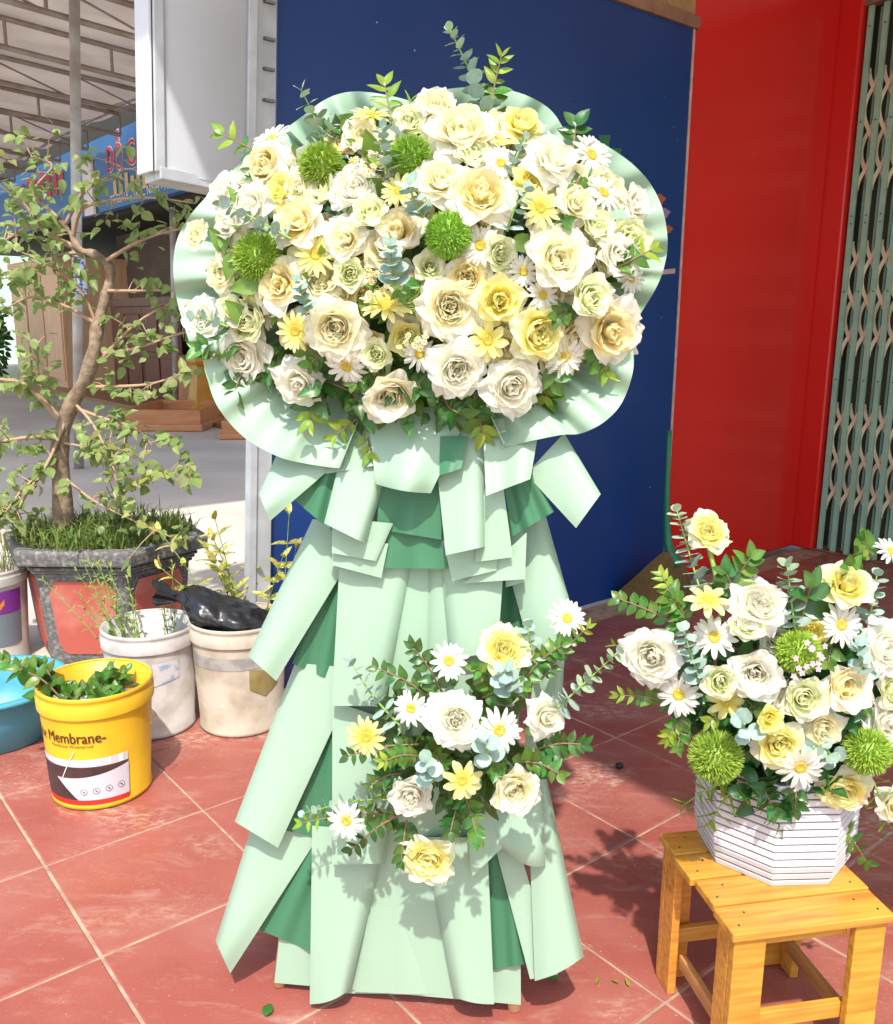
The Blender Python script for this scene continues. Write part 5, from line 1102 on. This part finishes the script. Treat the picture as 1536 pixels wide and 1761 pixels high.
for pts, r, dz in br:
    n_ = 18; l3 = smooth_line([BP(x, y, dz * i / (len(pts) - 1)) for i, (x, y) in enumerate(pts)], n_)
    m = MB(); m.tube(l3, [r * (1 - .75 * i / n_) for i in range(n_ + 1)], 7); b_ = m.build('branch', M['twigb'], bt, smooth=True)
    for i in range(4, n_ + 1):
        if LB.random() < .62:
            e_ = l3[i] + Vector((LB.gauss(0, .05), LB.gauss(0, .07), LB.gauss(.02, .045))); q = MB(); q.tube([l3[i], l3[i].lerp(e_, .5) + Vector((0, 0, .006)), e_], [.0028, .002, .0012], 5); q.build('twig', M['twigb'], b_)
            for _ in range(LB.choice((3, 4, 5))): leaves.append((e_ + Vector((LB.gauss(0, .016), LB.gauss(0, .016), LB.gauss(0, .014)))))
        for _ in range(LB.choice((0, 1, 1, 2))): leaves.append(l3[i] + Vector((LB.gauss(0, .022), LB.gauss(0, .03), LB.gauss(0, .02))))
LB.shuffle(leaves)
extra = MB(); lv = [[v.co.copy() for v in me.vertices] for me in BLF]; lf = [tuple(p.vertices) for p in BLF[0].polygons]
leaves.sort(key=lambda p: p.y)
for i, p in enumerate(leaves):
    d = Vector((LB.gauss(0, .6), LB.gauss(-.3, .5), -.35 + LB.gauss(0, .45))); Mx = leaf_frame(p, d, Vector((LB.gauss(0, .4), -.6 + LB.gauss(0, .3), 1)), LB.uniform(.03, .058)); k = LB.randrange(3)
    if i < 300: put('leaf', BLF[k], bt, Mx)
    else: extra.add([Mx @ v for v in lv[k]], lf)
extra.build('rear_leaves', M['bonsaileaf'], bt, smooth=True, kind='stuff')
# cut greens in the buckets
def bunch(name, label, c, n, h, spread, kind, lsize, nl, seed, lean=Vector((0, 0, 0)), rst=.0018, base_r=.05, cat='plant', stem_mat=None):
    rr = random.Random(seed); t = thing(name, c, label, cat)
    for i in range(n):
        b0 = Vector(c) + Vector((rr.uniform(-1, 1) * base_r, rr.uniform(-1, 1) * base_r, 0)); tip = b0 + Vector((rr.gauss(0, spread), rr.gauss(0, spread * .7), h * rr.uniform(.6, 1.1))) + lean * rr.uniform(.6, 1.2)
        sprig(t, [b0, b0.lerp(tip, .5) + Vector((0, 0, .02)), tip], nl, lsize, kind, taper=.3, rstem=rst, name='stem', spread=50, jitter=.5)
    return t
M['herb'] = mat('herb_green', c4(.22, .30, .05), rough=.6, trans=.25, rnd=.2); LF['herb'] = [leaf_mesh('leaf', M['herb'], .16, .5), leaf_mesh('leaf', M['herb'], .2, .4)]
M['croton'] = mat('variegated_leaf', c4(.50, .46, .10), rough=.45, trans=.25, rnd=.25, col2=c4(.16, .20, .03), scale=7, lo=.45, hi=.6); LF['croton'] = [leaf_mesh('leaf', M['croton'], .2, .4), leaf_mesh('leaf', M['croton'], .24, .35, droop=.4)]
zW = cW.z + .345; zV = cV.z + .36; zY = cY.z + HY
bunch('herb_bunch', 'bunch of yellow-green herb stems leaning left in the scuffed white bucket', (cW.x - .05, cW.y + .02, zW - .2), 15, .30, .045, 'herb', .026, 11, 5, Vector((-.13, 0, .1)), .0016, .035)
bunch('herb_bunch', 'few thin upright herb stems at the right of the scuffed white bucket', (cW.x + .05, cW.y + .05, zW - .2), 5, .34, .03, 'herb', .022, 10, 6, Vector((.0, 0, .06)), .0014, .03)
bunch('cut_stems', 'cut leafy stems and clippings filling the yellow bucket', (cY.x, cY.y, zY - .11), 17, .11, .055, 'leaf', .045, 5, 7, Vector((0, 0, .0)), .002, .085)
bunch('cut_stems', 'pale cut stem and leaves sticking out left over the blue basin', (cY.x - .09, cY.y - .03, zY - .06), 5, .1, .03, 'leaf', .055, 5, 8, Vector((-.1, 0, .03)), .003, .03)
m = MB(); rr_ = random.Random(9); m.grid(lambda u, v: cyl(cY, RY_ * .88 * v, 2 * pi * u, HY - .06 + .016 * noise.noise((u * 9, v * 6, 1)) * (v < .95)), 30, 6); m.build('clippings', mat('clippings', c4(.06, .1, .03), rough=.8, col2=c4(.3, .22, .1), scale=22, lo=.45, hi=.6, bump=.8, bscale=40), tY, smooth=True)
for i in range(5):
    p = cY + Vector((rr_.uniform(-.08, .09), rr_.uniform(-.1, -.02), HY - .06)); o = put('white_petal', GP['open', 'white'][i % 3], tY, frame(p, (rr_.gauss(0, .4), -.4, 1), .035, rr_.uniform(0, 6)))
bunch('variegated_shrub', 'yellow-green variegated shrub growing behind the black bag', (cV.x - .02, cV.y + .12, zV - .12), 9, .36, .12, 'croton', .07, 6, 10, Vector((.0, .0, .05)), .0022, .07)
bunch('variegated_shrub', 'thin variegated twigs in front of the galvanised post', (cV.x + .12, cV.y + .16, zV - .12), 3, .42, .07, 'croton', .075, 4, 12, Vector((.08, 0, .06)), .002, .03)
# black plastic bag
rb_ = random.Random(14); cb2 = Vector((cV.x - .04, cV.y - .02, zV + .012)); bag = MB()
def bagf(u, v):
    a = 2 * pi * u; ph = pi * v; s = sin(ph); x = .138 * s * cos(a); y = .09 * s * sin(a); z = .044 * cos(ph) + .02 * s * cos(a) * -1
    d = noise.noise((x * 14 + 3, y * 14, z * 20)) * .034 + noise.ridged_multi_fractal((x * 26, y * 26, z * 26), .8, 2.1, 4, 1, 2) * .013
    return cb2 + Vector((x, y, z)) * (1 + d * 9) + Vector((0, 0, max(0, -x) * .35))
bag.grid(bagf, 64, 34)
bg_ = thing('black_bag', cb2 - Vector((0, 0, .03)), 'crumpled shiny black plastic bag lying on the dirty white bucket', 'bag')
M['bagblack'] = mat('black_plastic', c4(.014, .014, .016), rough=.3, spec=.6, bump=.5, bscale=22)
bag.build('body', M['bagblack'], bg_, smooth=True)
m = MB(); k0 = cb2 + Vector((-.135, -.02, .058))
def tuft(u, v): a = 2 * pi * u; r = .018 + .035 * v * (1 + .35 * sin(7 * a)); return k0 + Vector((-.055 * v - .01 + .01 * sin(5 * a), r * cos(a) * .8, r * sin(a) * .8 + .02 * v))
m.grid(tuft, 40, 6); m.build('tied_end', M['bagblack'], bg_, smooth=True)
# broom leaning in the corner
bb = G(1118, 1030); bbr = thing('broom', bb, 'straw broom with green handle leaning against the blue panel', 'broom')
yb_ = bb.y - .02
hp = smooth_line([P(1151, 740, yb_ + .05), P(1147, 850, yb_ + .03), P(1148, 925, yb_ + .02), P(1156, 955, yb_ - .01), P(1168, 972, yb_ - .03)], 16)
m = MB(); m.tube(hp, [.013] * 3 + [.014 + .012 * min(1, i / 9) for i in range(14)], 12); m.build('handle', mat('green_plastic', c4(.01, .17, .08), rough=.35), bbr, smooth=True)
M['straw'] = mat('straw', c4(.30, .19, .07), rough=.8, col2=c4(.18, .10, .035), scale=10, stretch=(30, 30, 1.5), bump=.6, bscale=18)
m = MB(); top = P(1155, 948, yb_)
def strawf(u, v):
    a = 2 * pi * u; w_ = .035 + .15 * v ** .9; c = top.lerp(Vector((P(1125, 1035, yb_).x, yb_ - .01, .012)), v); return c + Vector((w_ * cos(a) * (1 + .02 * sin(40 * u)), (.03 + .03 * v) * sin(a), -.01 * v * cos(a) + .004 * sin(a * 23) * v))
m.grid(strawf, 60, 10); m.build('straw_head', M['straw'], bbr, smooth=True)
rr_ = random.Random(4); m = MB()
for i in range(260):
    u = rr_.random(); a = strawf(u, rr_.uniform(0, .3)); b = strawf(u + rr_.gauss(0, .012), 1.0) + Vector((rr_.gauss(0, .006), -.004, 0)); b.z = max(b.z, .003) ; m.tube([a + Vector((0, -.003, 0)), a.lerp(b, .5) + Vector((0, -.008, 0)), b], .0013, 4)
m.build('bristles', M['straw'], bbr, kind='stuff')
# fallen leaves and bits on the tiles
for i, (px, py, s, kd, lb) in enumerate(((458, 1752, .035, 'leaf', 'green fallen leaf on the tiles at the bottom edge'), (960, 1690, .022, 'leaf', 'small green fallen leaf right of the stand foot'), (1030, 1686, .018, 'young', 'yellow fallen leaf between the stand and the stool'), (1053, 1689, .016, 'young', 'tiny yellow fallen leaf nearest the stool leg'), (1001, 1350, .014, 'young', 'tiny yellow leaf on the lit tiles behind the spray'), (1082, 1700, .02, 'young', 'yellow fallen leaf beside the stool shadow'))):
    o = put('fallen_leaf', LF[kd][i % 2], None, Matrix.Translation(G(px, py) + Vector((0, 0, .006))) @ RZ(i * 1.3) @ RX(.15) @ Matrix.Scale(s, 4), lb, 'leaf', 'leaves fallen on the tiles')
c = G(1065, 1322); m = MB(); m.grid(lambda u, v: c + Vector((.012 * sin(pi * v) * cos(2 * pi * u), .010 * sin(pi * v) * sin(2 * pi * u), .010 - .009 * cos(pi * v))) * (1) + Vector((noise.noise((u * 5, v * 5, 0)) * .004, 0, 0)), 14, 8)
m.build('black_pebble', mat('black_lump', c4(.012, .012, .012), rough=.7), smooth=True, label='small black lump on the shaded tiles behind the stool', cat='pebble')

# dark shrub far behind at the left border
gs0 = G(2, 668, YZ); gs = thing('garden_shrub', gs0, 'dark green shrub far behind the bonsai at the left border', 'shrub')
foliage_mass(gs, gs0 + Vector((-.25, 0, 1.0)), (.45, .4, .85), 420, .16, 'dark', 41, name='crown')
q = MB(); q.tube([gs0 + Vector((-.25, 0, 0)), gs0 + Vector((-.22, 0, .5)), gs0 + Vector((-.28, 0, 1.0))], [.05, .04, .02], 8); q.build('trunk', M['bark'], gs, smooth=True)
for o in BASES: del o['base']
